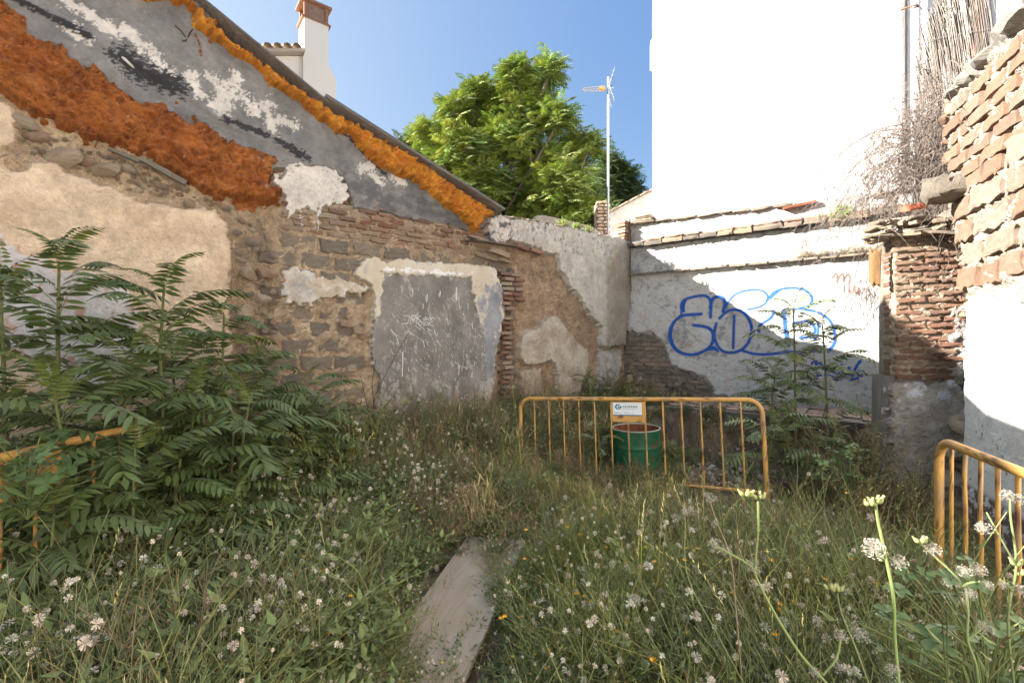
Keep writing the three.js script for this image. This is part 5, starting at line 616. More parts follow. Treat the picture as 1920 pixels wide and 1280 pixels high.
{ // the sign: a blue hexagonal ring mark, the name and small print
  const cv = document.createElement('canvas'); cv.width = 768; cv.height = 400; const c = cv.getContext('2d'); c.fillStyle = '#dfe3e6'; c.fillRect(0, 0, 768, 400);
  c.fillStyle = '#1c5f86'; c.beginPath(); for (let i = 0; i < 6; i++) { const a = (i / 6) * 6.283; c.lineTo(145 + Math.cos(a) * 100, 130 + Math.sin(a) * 92); } c.fill(); c.fillStyle = '#dfe3e6'; c.beginPath(); c.arc(148, 132, 52, 0, 6.3); c.fill(); c.fillRect(170, 75, 80, 34); c.fillStyle = '#1c5f86'; c.beginPath(); c.arc(148, 132, 26, 0, 6.3); c.fill(); c.fillRect(150, 120, 90, 24);
  c.fillStyle = '#2a3238'; c.font = 'bold 84px sans-serif'; c.fillText('GRUPEMA', 262, 158, 430); c.font = '22px sans-serif'; c.fillStyle = '#5b666e'; for (const [x, y, w, h] of [[264, 56, 420, 6], [264, 190, 420, 8], [264, 210, 300, 6], [30, 300, 120, 12], [300, 296, 90, 10], [30, 324, 200, 14], [300, 324, 260, 10]]) for (let k = x; k < x + w; k += 14) c.fillRect(k, y, 9, h); c.fillStyle = '#2c6a94'; c.fillRect(0, 372, 768, 28);
  const tx = new THREE.CanvasTexture(cv); tx.colorSpace = THREE.SRGBColorSpace; const s = part('sign', new THREE.BoxGeometry(sp1 * 0.84, 0.145, 0.004), [0, 1, 2, 3, 4, 5].map((i) => mat(i === 4 ? { map: tx, roughness: 0.5 } : { rgb: [0.7, 0.7, 0.7] })), plate1); s.position.set(0.0, 1.02 - 0.04 - 0.0725, 0.028 * 0.45 + 0.006); s.userData.label = 'white company sign with blue ring mark';
}
barrier('orange crowd barrier close to the white side wall', [2.26, groundY(2.3, -1.76) - 0.02, -1.76], Math.atan2(0.927, 0.375), 0.0, 0.0, { w: 2.45, h: 1.05, r: 0.025, bars: 15, plateH: 0.23, seed: 20 });
barrier('orange crowd barrier half hidden by tall plants at the left edge', [-2.64, 0.0, -2.52], Math.PI / 2, 0.0, 0, { w: 2.45, h: 1.05, r: 0.026, bars: 13, plate: true, plateH: 0.25, seed: 40 });

// ---------- green drum ----------
{
  const t = thing('oil_drum', 'open green steel drum with rusty inside behind the signed barrier', 'drum', null, [1.56, groundY(1.56, -5.65) - 0.08, -5.65]); t.rotation.z = 0.03;
  const prof = []; for (let y = 0; y <= 0.655; y += 0.013) prof.push(new THREE.Vector2(0.285 + 0.009 * Math.exp(-(((y - 0.22) / 0.016) ** 2)) + 0.009 * Math.exp(-(((y - 0.45) / 0.016) ** 2)), y));
  part('shell', tint(new THREE.LatheGeometry(prof, 64), (x, y, z) => { const k = sm(0.38, 0.6, n3(x * 5, y * 7, z * 5) * 0.6 + n3(x * 40, y * 40, z * 40) * 0.35); return mixc(mulc([0.012, 0.1, 0.045], 1 + 0.3 * n3(x * 8, y * 8, z * 8)), [0.14, 0.06, 0.025], k); }), mat({ vertexColors: true, roughness: 0.5, bumpMap: bumpGrain, bumpScale: 0.002 }), t);
  part('inside', tint(new THREE.CylinderGeometry(0.279, 0.279, 0.645, 48, 10, true).translate(0, 0.3275, 0), (x, y, z) => mulc([0.2, 0.075, 0.03], 1 + 0.4 * n3(x * 12, y * 12, z * 12))), mat({ vertexColors: true, roughness: 0.9 }), t);
  part('rim', new THREE.TorusGeometry(0.285, 0.009, 8, 64).rotateX(Math.PI / 2).translate(0, 0.655, 0), mat({ rgb: [0.34, 0.33, 0.3], roughness: 0.6 }), t);
  part('bottom', new THREE.CircleGeometry(0.28, 40).rotateX(-Math.PI / 2).translate(0, 0.06, 0), mat({ rgb: [0.12, 0.06, 0.03] }), t);
}
// ---------- board and loose stones ----------
{
  const N = 512, tx = grain(); function grain() { const d = new Uint8Array(N * N * 4), c = document; for (let j = 0; j < N; j++) for (let i = 0; i < N; i++) { const x = (i / N) * 0.45, y = (j / N) * 1.9, w = fbm(x * 40 + 0.8 * n2(x * 5, y * 1.2), y * 1.4, 4, 0.6), g = fbm(x * 150, y * 4, 3), a = fbm(x * 3, y * 1.6, 4); const q = mulc(mixc(mixc([0.3, 0.245, 0.18], [0.35, 0.295, 0.225], clamp(0.5 + w)), [0.385, 0.345, 0.285], sm(0.0, 0.5, a + (x - 0.25) * 1.6) * 0.7), 1 + 0.08 * g); for (let k = 0; k < 3; k++) d[(j * N + i) * 4 + k] = 255 * Math.pow(clamp(q[k]), 1 / 2.2); d[(j * N + i) * 4 + 3] = 255; } const t = new THREE.DataTexture(d, N, N); t.colorSpace = THREE.SRGBColorSpace; t.magFilter = THREE.LinearFilter; t.needsUpdate = true; return t; }
  const g = new THREE.BoxGeometry(0.47, 0.024, 1.85, 6, 1, 20), p = g.attributes.position; for (let i = 0; i < p.count; i++) p.setY(i, p.getY(i) + 0.012 * Math.sin(p.getZ(i) * 1.6) + 0.006 * p.getX(i));
  const uv = g.attributes.uv; for (let i = 0; i < p.count; i++) uv.setXY(i, (p.getX(i) + 0.235) / 0.47, (p.getZ(i) + 0.92) / 1.85); g.computeVertexNormals();
  const o = part('wooden_board', g, mat({ map: tx, bumpMap: tx, bumpScale: 0.003, roughness: 0.85 }), null); o.position.set(-0.325, 0.075, -2.7); o.rotation.set(0.02, -0.215, 0.03); tag(o, 'weathered flat wooden board lying among weeds in the foreground', 'board');
  const r = rnd(55), spots = [[0.88, -3.1, 0.24, 'pale rounded stone beside a dry grass clump near the board'], [0.42, -3.72, 0.12, 'small pale stone just beyond the far end of the board'], [0.62, -3.66, 0.1, 'second small stone to the right beyond the board end'], [0.3, -3.85, 0.09, 'smallest pale stone behind the board end']];
  spots.forEach(([x, z, s, l], i) => { const q = part('loose_stone', stoneGeos[i], mat({ rgb: [0.4, 0.35, 0.29], bumpMap: bumpRough, bumpScale: 0.01, map: toneGrain }), null); q.position.set(x, groundY(x, z) + s * 0.18, z); q.scale.set(s * 1.25, s * 0.75, s); q.rotation.y = i; tag(q, l, 'stone', 'loose stones'); });
  const im = shade(new THREE.InstancedMesh(stoneGeos[0], mat({ rgb: [0.4, 0.37, 0.33], map: toneGrain }), 900)), M = new THREE.Matrix4(), c = new THREE.Color(); im.name = 'rubble'; im.userData = { kind: 'stuff', label: 'scattered pale rubble and pebbles on the ground', category: 'rubble' };
  for (let i = 0; i < 900; i++) { const near = i < 520, x = near ? 1.6 + r() * 1.9 : lerp(-1.5, 3.4, r()), z = near ? -5.1 - r() * 1.3 : lerp(-3.2, -7, r()), s = (0.015 + 0.05 * r() ** 3) * (near ? 1.1 : 1); M.compose(V(x, groundY(x, z) + s * 0.25, z), new THREE.Quaternion().setFromEuler(new THREE.Euler(r() * 6, r() * 6, r() * 6)), V(s * 1.3, s * 0.8, s)); im.setMatrixAt(i, M); const v = 0.7 + 0.7 * r(); im.setColorAt(i, c.setRGB(v, v * 0.97, v * 0.94)); } scene.add(im);
}
// ---------- tree-of-heaven saplings ----------
const leafR = rnd(700), LEAVES = [];
for (let k = 0; k < 7; k++) { const g = new GB(); pinnate(g, 1, 11 + (k % 3), 0.165 + 0.02 * (k % 2), 0.054, 0.42 + 0.14 * (k % 4), 0.5 + 0.16 * (k % 3), { leaf: [0.105, 0.15, 0.045], stalk: [0.24, 0.21, 0.08] }, leafR); LEAVES.push(g.geo()); }
const paleMat = leafMat({ transmission: 0.3, roughness: 0.55 }); paleMat.color.setRGB(1.7, 1.35, 0.75);
const sapLeafMat = leafMat({ transmission: 0.3, roughness: 0.5 }), youngMat = leafMat({ transmission: 0.25, roughness: 0.5 }); youngMat.color.setRGB(1.25, 1.15, 0.8);
const darkMat = leafMat({ transmission: 0.2, roughness: 0.5 }); darkMat.color.setRGB(0.8, 0.86, 0.76);
function sapling(label, group, x, z, top, n, L, seed, o = {}) {
  const y0 = groundY(x, z) - 0.03, t = thing('tree_of_heaven', label, 'sapling', group, [x, y0, z]), r = rnd(seed), Hs = top - y0 - 0.12, bx = (r() - 0.5) * 0.24, bz = (r() - 0.5) * 0.2, at = (u) => V(bx * u * u, Hs * u, bz * u * u), g = new GB(), pts = []; for (let i = 0; i <= 10; i++) pts.push(at(i / 10));
  g.tube(pts, (u) => (0.013 + 0.004 * Hs) * (1 - 0.6 * u), (u) => mixc([0.2, 0.16, 0.09], [0.13, 0.17, 0.05], u), 7); part('stem', g.geo(), vc({ map: null, bumpMap: bumpGrain, bumpScale: 0.002 }), t);
  for (let i = 0; i < n; i++) {
    const u = (o.from ?? 0.3) + (1 - (o.from ?? 0.3)) * Math.pow(i / (n - 1), 0.8), young = u > 0.93, m = part('leaf', LEAVES[Math.floor(r() * LEAVES.length)], young ? youngMat : r() < 0.4 ? darkMat : r() < 0.08 ? paleMat : sapLeafMat, t), s = L * (young ? 0.55 + 0.25 * r() : 0.8 + 0.4 * r()) * (0.75 + 0.25 * Math.sin(Math.PI * u));
    m.position.copy(at(u)); m.rotation.order = 'YZX'; m.rotation.y = i * 2.4 + (r() - 0.5) * 0.7; m.rotation.z = lerp(0.1, young ? 1.0 : 0.55, u) + (r() - 0.5) * 0.35; m.rotation.x = (r() - 0.5) * 0.4; m.scale.setScalar(s);
  }
  return t;
}
{
  const G = 'saplings along the left wall', P = 'saplings growing by the graffiti wall';
  [['tallest sapling at the far left, its crown rising beside the white wall patch', -3.25, -3.25, 2.36, 22, 0.8], ['tall sapling with a straight green stem left of the tan plaster middle', -2.83, -3.62, 2.2, 22, 0.72], ['sapling crowding the left picture edge behind the tallest one', -3.5, -3.15, 2.2, 18, 0.75], ['slender sapling reaching out over the tan plaster, right of the tall pair', -2.5, -3.9, 2.0, 17, 0.66], ['sapling in front of the rubble strip, half height', -2.28, -4.2, 1.58, 16, 0.62], ['rightmost sapling of the left thicket, spreading towards the cement panel', -1.98, -4.42, 1.36, 14, 0.6], ['sapling with bare thick green stem beside the orange plate', -2.5, -2.62, 1.45, 11, 0.66], ['mid sapling in the thicket below the white paint patch', -2.7, -3.1, 1.62, 17, 0.68], ['low spreading sapling in the front of the thicket', -2.2, -3.55, 1.22, 14, 0.7], ['low sapling behind the orange plate at the left edge', -2.95, -2.6, 1.35, 14, 0.66], ['short sapling over the barrier bars, front row of thicket', -2.25, -3.0, 0.98, 12, 0.62], ['short sapling low in front of the block wall', -1.8, -4.15, 0.92, 11, 0.55], ['dark low sapling at the foot of the thicket near seed heads', -1.75, -3.5, 0.72, 10, 0.55], ['sapling deep in the thicket against the tan plaster', -2.95, -4.0, 1.7, 16, 0.66], ['bushy low sapling behind the barrier rail', -2.4, -3.35, 1.35, 15, 0.68], ['low sapling under the rubble strip', -2.2, -4.6, 1.15, 13, 0.55], ['leafy sapling in front of the left barrier bars', -2.3, -2.75, 1.12, 15, 0.6], ['low sapling in front of the left barrier, nearest the picture edge', -2.4, -2.35, 0.85, 14, 0.55], ['spreading sapling before the far end of the left barrier', -2.1, -3.45, 1.3, 16, 0.62], ['broad sapling hiding the middle of the thicket', -2.55, -3.35, 1.75, 18, 0.66], ['sapling between the thicket and the block wall', -1.85, -4.75, 1.05, 14, 0.52], ['small sapling in front of the thicket, over the white seed heads', -1.95, -2.95, 0.7, 12, 0.5]].forEach(([l, x, z, top, n, L], i) => sapling(l, G, x, z, top, n, L, 710 + i, { from: i === 6 ? 0.85 : 0.28 }));
  [['tall sapling in front of the blue graffiti', 3.68, -5.9, 2.22, 24, 0.62], ['second sapling in front of the graffiti, nearer the brick pier', 3.9, -5.62, 1.98, 20, 0.6], ['shorter sapling under the graffiti at the edge of the pink tiles', 3.4, -6.0, 1.35, 16, 0.6], ['low wide sapling behind the right end of the signed barrier', 2.85, -5.1, 0.85, 13, 0.62], ['low sapling between the barrier end and the tall sapling', 3.2, -5.3, 0.95, 14, 0.62], ['small sapling at the foot of the earth wall', 1.28, -7.25, 1.25, 12, 0.4], ['tiny sapling behind the drum', 1.1, -5.6, 0.75, 9, 0.4], ['low sapling in front of the brick pier foot', 3.35, -4.75, 0.8, 12, 0.5]].forEach(([l, x, z, top, n, L], i) => sapling(l, P, x, z, top, n, L, 740 + i, { from: i < 3 ? 0.32 : 0.15 }));
}
// ---------- low plants ----------
function weed(seed, o) {
  const g = new GB(), r = rnd(seed), heads = [];
  for (let s = 0; s < o.stems; s++) {
    const a = r() * 6.28, lean = o.lean * (0.3 + r()), Hs = o.h * (0.55 + 0.55 * r()), base = V((r() - 0.5) * o.spread, 0, (r() - 0.5) * o.spread), wg = r() * 9, at = (u) => V(base.x + Math.cos(a) * lean * u * u * Hs + 0.06 * Hs * Math.sin(u * 7 + wg), Hs * u * (1 - 0.15 * u * lean), base.z + Math.sin(a) * lean * u * u * Hs + 0.06 * Hs * Math.cos(u * 6 + wg)), pts = []; for (let i = 0; i <= 6; i++) pts.push(at(i / 6));
    const tone = 0.7 + 0.6 * r(); g.tube(pts, (u) => o.rad * (1 - 0.6 * u), mulc(o.stalk, tone), 3);
    for (let i = 0; i < o.leaves; i++) { const u = 0.12 + 0.85 * (i / o.leaves) + 0.05 * r(), p = at(u), b = r() * 6.28, d = V(Math.cos(b), 0.15 + 0.5 * r(), Math.sin(b)).normalize(), w = V(-d.z, (r() - 0.5) * 0.6, d.x).normalize(), l = o.ll * (0.5 + 0.7 * r()) * (1.15 - 0.6 * u); g.leaf(p, d, w, l, l * o.lw, mulc(mixc(o.leaf, o.leaf2 ?? o.leaf, r()), 0.6 + 0.7 * r()), 0.2); }
    const tips = [at(1)]; for (let b = 0; b < (o.branch ?? 0); b++) { const u = 0.5 + 0.4 * r(), p = at(u), q = p.clone().add(V((r() - 0.5) * 0.16, 0.06 + 0.1 * r(), (r() - 0.5) * 0.16)); g.tube([p, p.clone().lerp(q, 0.5).add(V(0, 0.01, 0)), q], o.rad * 0.6, mulc(o.stalk, tone), 3); tips.push(q); }
    for (const q of tips) if (r() < (o.headP ?? 0)) heads.push([q, r]);
  }
  for (const [q, rr] of heads) { const kind = rr() < (o.fluff ?? 1);
    if (kind) { const R = (o.hr ?? 0.013) * (0.7 + 0.6 * rr()); for (let k = 0; k < 44; k++) { const d = V(rr() - 0.5, rr() - 0.38, rr() - 0.5).normalize(), s = V(rr() - 0.5, rr() - 0.5, rr() - 0.5).cross(d).normalize().multiplyScalar(R * 0.13), c = mulc([0.62, 0.59, 0.53], 0.75 + 0.35 * rr()); const a = g.v(q.x, q.y, q.z, c), e = q.clone().addScaledVector(d, R); g.t(a, g.v(e.x + s.x, e.y + s.y, e.z + s.z, c), g.v(e.x - s.x, e.y - s.y, e.z - s.z, c)); } }
    else { const c = o.petal ?? [0.6, 0.36, 0.02]; for (let k = 0; k < 8; k++) { const b = (k / 8) * 6.28, d = V(Math.cos(b), 0.45, Math.sin(b)).normalize(); g.leaf(q, d, V(-Math.sin(b), 0, Math.cos(b)), 0.011, 0.006, mulc(c, 0.8 + 0.4 * rr()), 0.1); } }
  }
  return g.geo();
}
function grass(seed, o) {
  const g = new GB(), r = rnd(seed);
  for (let i = 0; i < o.n; i++) { const a = r() * 6.28, L = o.h * (0.45 + 0.65 * r()), lean = o.lean * (0.2 + r()), b = V((r() - 0.5) * o.spread, 0, (r() - 0.5) * o.spread), d = V(Math.cos(a), 0, Math.sin(a)), pts = []; for (let k = 0; k <= 4; k++) { const u = k / 4; pts.push(V(b.x + d.x * lean * L * u * u, L * (u - o.droop * lean * u * u * u), b.z + d.z * lean * L * u * u)); } const c = mulc(mixc(o.c1, o.c2, r()), 0.65 + 0.6 * r()); g.blade(pts, o.w * (0.6 + 0.7 * r()), V(-d.z, 0, d.x), c);
    if (r() < (o.ear ?? 0)) { const p = pts[4], q = pts[3], e = p.clone().sub(q).normalize(); for (let k = 0; k < 9; k++) { const s = V(r() - 0.5, r() - 0.3, r() - 0.5).multiplyScalar(0.9).add(e).normalize(); g.leaf(q.clone().lerp(p, k / 8), s, V(-s.z, 0.1, s.x).normalize(), 0.028, 0.005, mulc(o.earC ?? c, 0.8 + 0.4 * r()), 0.1); } } }
  return g.geo();
}
const boardIn = (x, z) => { const dx = x + 0.315, dz = z + 2.75, c = Math.cos(0.19), s = Math.sin(0.19), u = dx * c - dz * s, v = dx * s + dz * c; return Math.abs(u) < 0.22 && Math.abs(v) < 0.93; };
function free(x, z) { if (toWall(LW, x, z)[1] < 0.14 || toWall(GW, x, z)[1] < 0.12 || toWall(RW, x, z)[1] < 0.1) return false; if (Math.hypot(x - 1.56, z + 5.65) < 0.34) return false; const [s, n] = toWall(GW, x, z); if (n < 1.25 && s > 1.25 && s < 3.9) return false; return Math.abs(x) < -z * 1.25 + 0.5; }
function cover(name, label, category, geos, m, count, seed, dens, s0 = 0.7, s1 = 1.25, onBoard = 0.06) {
  const r = rnd(seed), per = geos.map(() => []); let tries = 0, n = 0;
  while (n < count && tries++ < count * 40) { const z = -lerp(1.45, 8.2, Math.pow(r(), 1.25)), x = lerp(-1.25, 1.25, r()) * (-z), cl = fbm(x * 1.35 + seed * 3.7, z * 1.35, 3), bare = 1 - 0.8 * sm(0.75, 0.3, Math.hypot((x - 0.45) / 1.3, z + 3.75)), d = dens(x, z) * bare * lerp(0.15, 1, sm(-0.35, 0.15, cl)); if (r() > d || !free(x, z)) continue; if (boardIn(x, z) && r() > onBoard) continue; const low = (1 - 0.5 * sm(2.0, 2.5, x)) * (1 - 0.5 * sm(0.0, 0.3, x) * sm(3.2, 3.8, -z) * sm(6.2, 5.6, -z)) * lerp(1, 0.45, sm(-1.1, -0.5, x) * sm(0.45, 0.0, x) * sm(3.9, 3.4, -z)); per[n % geos.length].push([x, z, lerp(s0, s1, r()) * low * lerp(0.72, 1.45, sm(-0.25, 0.5, cl)), r() * 6.28, r(), r()]); n++; }
  geos.forEach((g, i) => { const im = shade(new THREE.InstancedMesh(g, m, per[i].length)), M = new THREE.Matrix4(), Q = new THREE.Quaternion(), c = new THREE.Color(); im.name = numbered(name); im.userData = { kind: 'stuff', label: label[i % label.length], category };
    per[i].forEach(([x, z, s, a, b, e], k) => { Q.setFromEuler(new THREE.Euler((b - 0.5) * 0.3, a, (e - 0.5) * 0.3)); M.compose(V(x, groundY(x, z) - 0.01, z), Q, V(s, s * (0.85 + 0.3 * b), s)); im.setMatrixAt(k, M); const v = 0.72 + 0.5 * e; im.setColorAt(k, c.setRGB(v * (0.92 + 0.2 * b), v, v * 0.95)); }); scene.add(im); });
}
const weedMat = mat({ vertexColors: true, roughness: 0.8 });
const patchN = (x, z, s, k) => fbm(x * s + k, z * s, 3);
const leftFront = (x, z) => sm(0.35, -0.35, x + 0.12 * (-z - 3)), backPart = (z) => sm(3.6, 4.6, -z);
// leafy green
cover('leafy_weeds', ['dense dark green leafy weeds in the left foreground', 'dark green leafy weeds among the taller plants', 'low broad leaved weeds between the dry grass'], 'weeds',
  [0, 1, 2].map((k) => weed(800 + k, { stems: 7, h: 0.34, lean: 0.9, spread: 0.12, leaves: 13, ll: 0.072, lw: 0.42, rad: 0.0022, leaf: [0.075, 0.125, 0.038], leaf2: [0.135, 0.175, 0.065], stalk: [0.210, 0.217, 0.068] })), weedMat, 5200, 31, (x, z) => 0.22 + 0.9 * leftFront(x, z) * sm(5.0, 3.8, -z) * (1 - 0.85 * sm(-1.0, 0.0, x) * sm(3.2, 3.9, -z)) + 0.35 * sm(1.6, 2.8, x) * sm(-0.1, 0.3, patchN(x, z, 1.1, 3)));
// fluffy seed heads
cover('seed_head_weeds', ['weeds with fluffy white seed heads filling the left foreground', 'dried weeds with white seed tufts', 'grey green weeds dotted with round white seed heads'], 'weeds',
  [0, 1, 2].map((k) => weed(820 + k, { stems: 7, h: 0.36, lean: 0.9, spread: 0.15, leaves: 7, ll: 0.04, lw: 0.24, rad: 0.0017, leaf: [0.13, 0.18, 0.07], leaf2: [0.24, 0.23, 0.12], stalk: [0.17, 0.2, 0.085], branch: 3, headP: 0.24, hr: 0.0085, fluff: 0.97 })), weedMat, 700, 32, (x, z) => 0.06 + 0.9 * leftFront(x, z) * sm(5.2, 3.2, -z) * sm(-0.35, 0.25, patchN(x, z, 0.9, 9)) + 0.08 * sm(-0.1, 0.5, x) * sm(3.4, 2.4, -z));
// yellow flowers in the front centre
cover('flowering_weeds', ['fine leaved weeds with small yellow and orange flowers in the front centre', 'wispy green weeds with yellow flowers and white heads beside the board'], 'weeds',
  [0, 1].map((k) => weed(840 + k, { stems: 9, h: 0.34, lean: 0.6, spread: 0.13, leaves: 14, ll: 0.034, lw: 0.22, rad: 0.0014, leaf: [0.149, 0.202, 0.047], leaf2: [0.228, 0.264, 0.068], stalk: [0.228, 0.264, 0.068], branch: 2, headP: 0.1, hr: 0.0085, fluff: 0.62, petal: [0.62, 0.33, 0.02] })), weedMat, 900, 33, (x, z) => 0.02 + 0.95 * sm(-0.25, 0.1, x) * sm(1.8, 1.0, x) * sm(3.7, 2.9, -z) + 0.28 * sm(0.8, 1.4, x) * sm(4, 3, -z));
// grasses
cover('dry_grass', ['straw brown dry grass around the barrier', 'dry bent grass clumps in the middle of the lot', 'short brown dry grass with ears'], 'grass',
  [grass(850, { n: 30, h: 0.24, lean: 0.9, droop: 0.5, spread: 0.12, w: 0.004, c1: [0.42, 0.3, 0.165], c2: [0.28, 0.2, 0.105], ear: 0.25, earC: [0.46, 0.36, 0.22] }), grass(851, { n: 26, h: 0.29, lean: 0.7, droop: 0.4, spread: 0.13, w: 0.0035, c1: [0.38, 0.28, 0.15], c2: [0.24, 0.2, 0.08], ear: 0.4, earC: [0.46, 0.36, 0.22] }), grass(852, { n: 36, h: 0.17, lean: 1.1, droop: 0.6, spread: 0.18, w: 0.0045, c1: [0.44, 0.32, 0.18], c2: [0.3, 0.2, 0.11], ear: 0.1 })], weedMat, 3300, 34, (x, z) => (0.03 + 0.9 * sm(-1.6, 0.2, x) * sm(3.0, 3.7, -z)) * sm(-0.6, 0.0, patchN(x, z, 1.0, 20)) * (1 - 0.8 * sm(1.4, 1.8, x) * sm(5.1, 5.5, -z)), 0.7, 1.2, 0.01);
cover('green_grass', ['green arching grass in front of the signed barrier', 'tufts of pale green grass with drooping ears'], 'grass',
  [grass(860, { n: 26, h: 0.5, lean: 0.75, droop: 0.45, spread: 0.1, w: 0.005, c1: [0.263, 0.295, 0.061], c2: [0.420, 0.388, 0.108], ear: 0.3, earC: [0.525, 0.496, 0.189] }), grass(861, { n: 22, h: 0.62, lean: 0.55, droop: 0.4, spread: 0.1, w: 0.0045, c1: [0.228, 0.264, 0.054], c2: [0.385, 0.372, 0.095], ear: 0.4, earC: [0.525, 0.480, 0.203] })], weedMat, 330, 35, (x, z) => 0.05 + 0.95 * sm(0.0, 0.3, x) * sm(1.9, 1.3, x) * sm(3.3, 3.7, -z) * sm(5.6, 5.0, -z), 0.55, 1.0, 0);
cover('tall_weeds', ['tall thin green stems with sparse leaves in the right foreground', 'tall wispy green stems beside the right barrier'], 'weeds',
  [0, 1].map((k) => weed(865 + k, { stems: 5, h: 0.72, lean: 0.45, spread: 0.14, leaves: 12, ll: 0.05, lw: 0.2, rad: 0.0022, leaf: [0.14, 0.2, 0.06], leaf2: [0.2, 0.24, 0.08], stalk: [0.2, 0.24, 0.09], branch: 3, headP: 0.15, hr: 0.012 })), weedMat, 190, 38, (x, z) => 0.9 * sm(0.5, 0.9, x) * sm(3.9, 3.2, -z) + 0.05 * sm(-1.2, -1.6, x) * sm(4, 3, -z), 0.6, 1.0, 0);
// dead brown stalks and olive haze of fine weeds towards the back
cover('dead_stalks', ['dead reddish brown weed stalks near the cement panel', 'brown withered weeds'], 'weeds',
  [0, 1].map((k) => weed(870 + k, { stems: 8, h: 0.42, lean: 0.5, spread: 0.14, leaves: 12, ll: 0.026, lw: 0.35, rad: 0.0016, leaf: [0.26, 0.19, 0.11], leaf2: [0.36, 0.27, 0.17], stalk: [0.24, 0.175, 0.11], branch: 3, headP: 0.03, hr: 0.012 })), weedMat, 380, 36, (x, z) => 0.1 + 0.8 * sm(-1.6, -0.9, x) * sm(0.9, 0.2, x) * backPart(z) + 0.25 * sm(0.5, 1.5, x));
cover('fine_weeds', ['fine olive green weeds along the wall foot', 'wispy grey green weeds in the middle of the lot', 'low bright green weeds under the seed heads'], 'weeds',
  [0, 1, 2].map((k) => weed(880 + k, { stems: 10, h: 0.36, lean: 0.6, spread: 0.16, leaves: 18, ll: 0.032, lw: 0.3, rad: 0.0014, leaf: k === 2 ? [0.12, 0.16, 0.03] : [0.085, 0.11, 0.045], leaf2: [0.16, 0.2, 0.08], stalk: [0.16, 0.185, 0.08], branch: 2, headP: 0.015 })), weedMat, 2300, 37, (x, z) => 0.5 - 0.25 * leftFront(x, z) - 0.28 * sm(-0.8, 0.2, x) * sm(3.2, 3.9, -z) + 0.4 * patchN(x, z, 1.2, 44) - 0.45 * sm(1.3, 1.8, x) * sm(5.0, 5.4, -z));

// taller individual weeds
function shrub(name, label, group, x, z, o, seed) { const t = thing(name, label, 'shrub', group, [x, groundY(x, z) - 0.02, z]); part('foliage', weed(seed, o), weedMat, t); return t; }
const bushy = (h, c, c2) => ({ stems: 26, h, lean: 0.28, spread: 0.3, leaves: 30, ll: 0.05, lw: 0.3, rad: 0.004, leaf: c, leaf2: c2, stalk: [0.210, 0.155, 0.068], branch: 2 });
[['upright dark green shrub at the left edge of the brick pier', 3.45, -4.45, bushy(1.15, [0.096, 0.132, 0.034], [0.175, 0.186, 0.054])], ['bushy weed with yellowing leaves in front of the pier foot', 3.0, -3.9, bushy(0.62, [0.123, 0.155, 0.041], [0.350, 0.279, 0.068])], ['dark bushy weed between sapling and pier shrub', 3.1, -4.6, bushy(0.85, [0.088, 0.124, 0.034], [0.158, 0.171, 0.054])], ['dark weed bush at the foot of the side wall', 3.25, -3.5, bushy(0.42, [0.088, 0.139, 0.034], [0.175, 0.202, 0.054])], ['green weed bush at the corner under the torn plaster', 1.75, -7.75, bushy(0.6, [0.105, 0.139, 0.041], [0.210, 0.202, 0.068])], ['bushy weed beside the lower plaster patch of the earth wall', 1.15, -7.05, bushy(0.5, [0.105, 0.139, 0.041], [0.175, 0.186, 0.068])], ['weed bush at the right foot of the cement panel', 0.05, -6.5, bushy(0.62, [0.114, 0.139, 0.047], [0.228, 0.202, 0.081])], ['wispy olive bush in front of the cement panel', -1.05, -5.75, { ...bushy(0.85, [0.210, 0.186, 0.088], [0.298, 0.232, 0.108]), leaves: 20, ll: 0.028, rad: 0.002, lean: 0.4 }], ['second wispy bush before the panel, reddish brown', -0.75, -5.6, { ...bushy(0.7, [0.350, 0.186, 0.081], [0.263, 0.202, 0.081]), leaves: 18, ll: 0.026, rad: 0.002, lean: 0.4 }], ['low weed bush along the masonry under the graffiti', 2.3, -7.5, bushy(0.4, [0.123, 0.155, 0.047], [0.245, 0.217, 0.081])], ['green weed in front of the drum, left side', 1.32, -5.0, bushy(0.34, [0.1, 0.16, 0.045], [0.16, 0.2, 0.07])], ['leafy shrub hiding the foot of the brick pier', 3.62, -4.15, bushy(0.78, [0.09, 0.14, 0.04], [0.16, 0.18, 0.06])], ['yellowish weed bush between the pier foot and the right barrier', 3.3, -3.75, bushy(0.6, [0.12, 0.15, 0.045], [0.24, 0.21, 0.08])], ['low green weed in front of the drum', 1.75, -4.95, bushy(0.26, [0.088, 0.155, 0.034], [0.175, 0.217, 0.054])], ['dark weed bush below the barrier rail in the thicket', -2.1, -3.2, bushy(0.6, [0.088, 0.124, 0.034], [0.140, 0.155, 0.047])], ['dark weed bush at the front of the thicket', -2.3, -2.7, bushy(0.55, [0.088, 0.124, 0.034], [0.140, 0.155, 0.047])], ['pale green bush in the middle of the lot', -1.15, -4.3, bushy(0.5, [0.228, 0.248, 0.041], [0.298, 0.279, 0.068])]].forEach(([l, x, z, o], i) => shrub('weed_shrub', l, 'weed shrubs', x, z, o, 900 + i));
{ // bare dark twig in front of the panel
  const t = thing('bare_twig_plant', 'thin leafless dark twigs standing left of the cement panel', 'plant', null, [-1.62, groundY(-1.62, -5.3), -5.3]), g = new GB(); for (const p of [[[0, 0, 0], [0.01, 0.35, 0], [0.02, 0.55, 0.02], [0.22, 0.95, 0], [0.42, 1.3, 0]], [[0.0, 0.1, 0], [-0.06, 0.4, 0], [-0.13, 0.8, 0.05]], [[0.01, 0.4, 0], [0.0, 0.7, 0.04], [0.05, 1.0, 0.05]]]) g.tube(p.map((q) => V(...q)), (u) => 0.006 * (1 - 0.6 * u), [0.06, 0.04, 0.04], 5); part('twigs', g.geo(), vc({ map: null, bumpMap: null }), t);
}
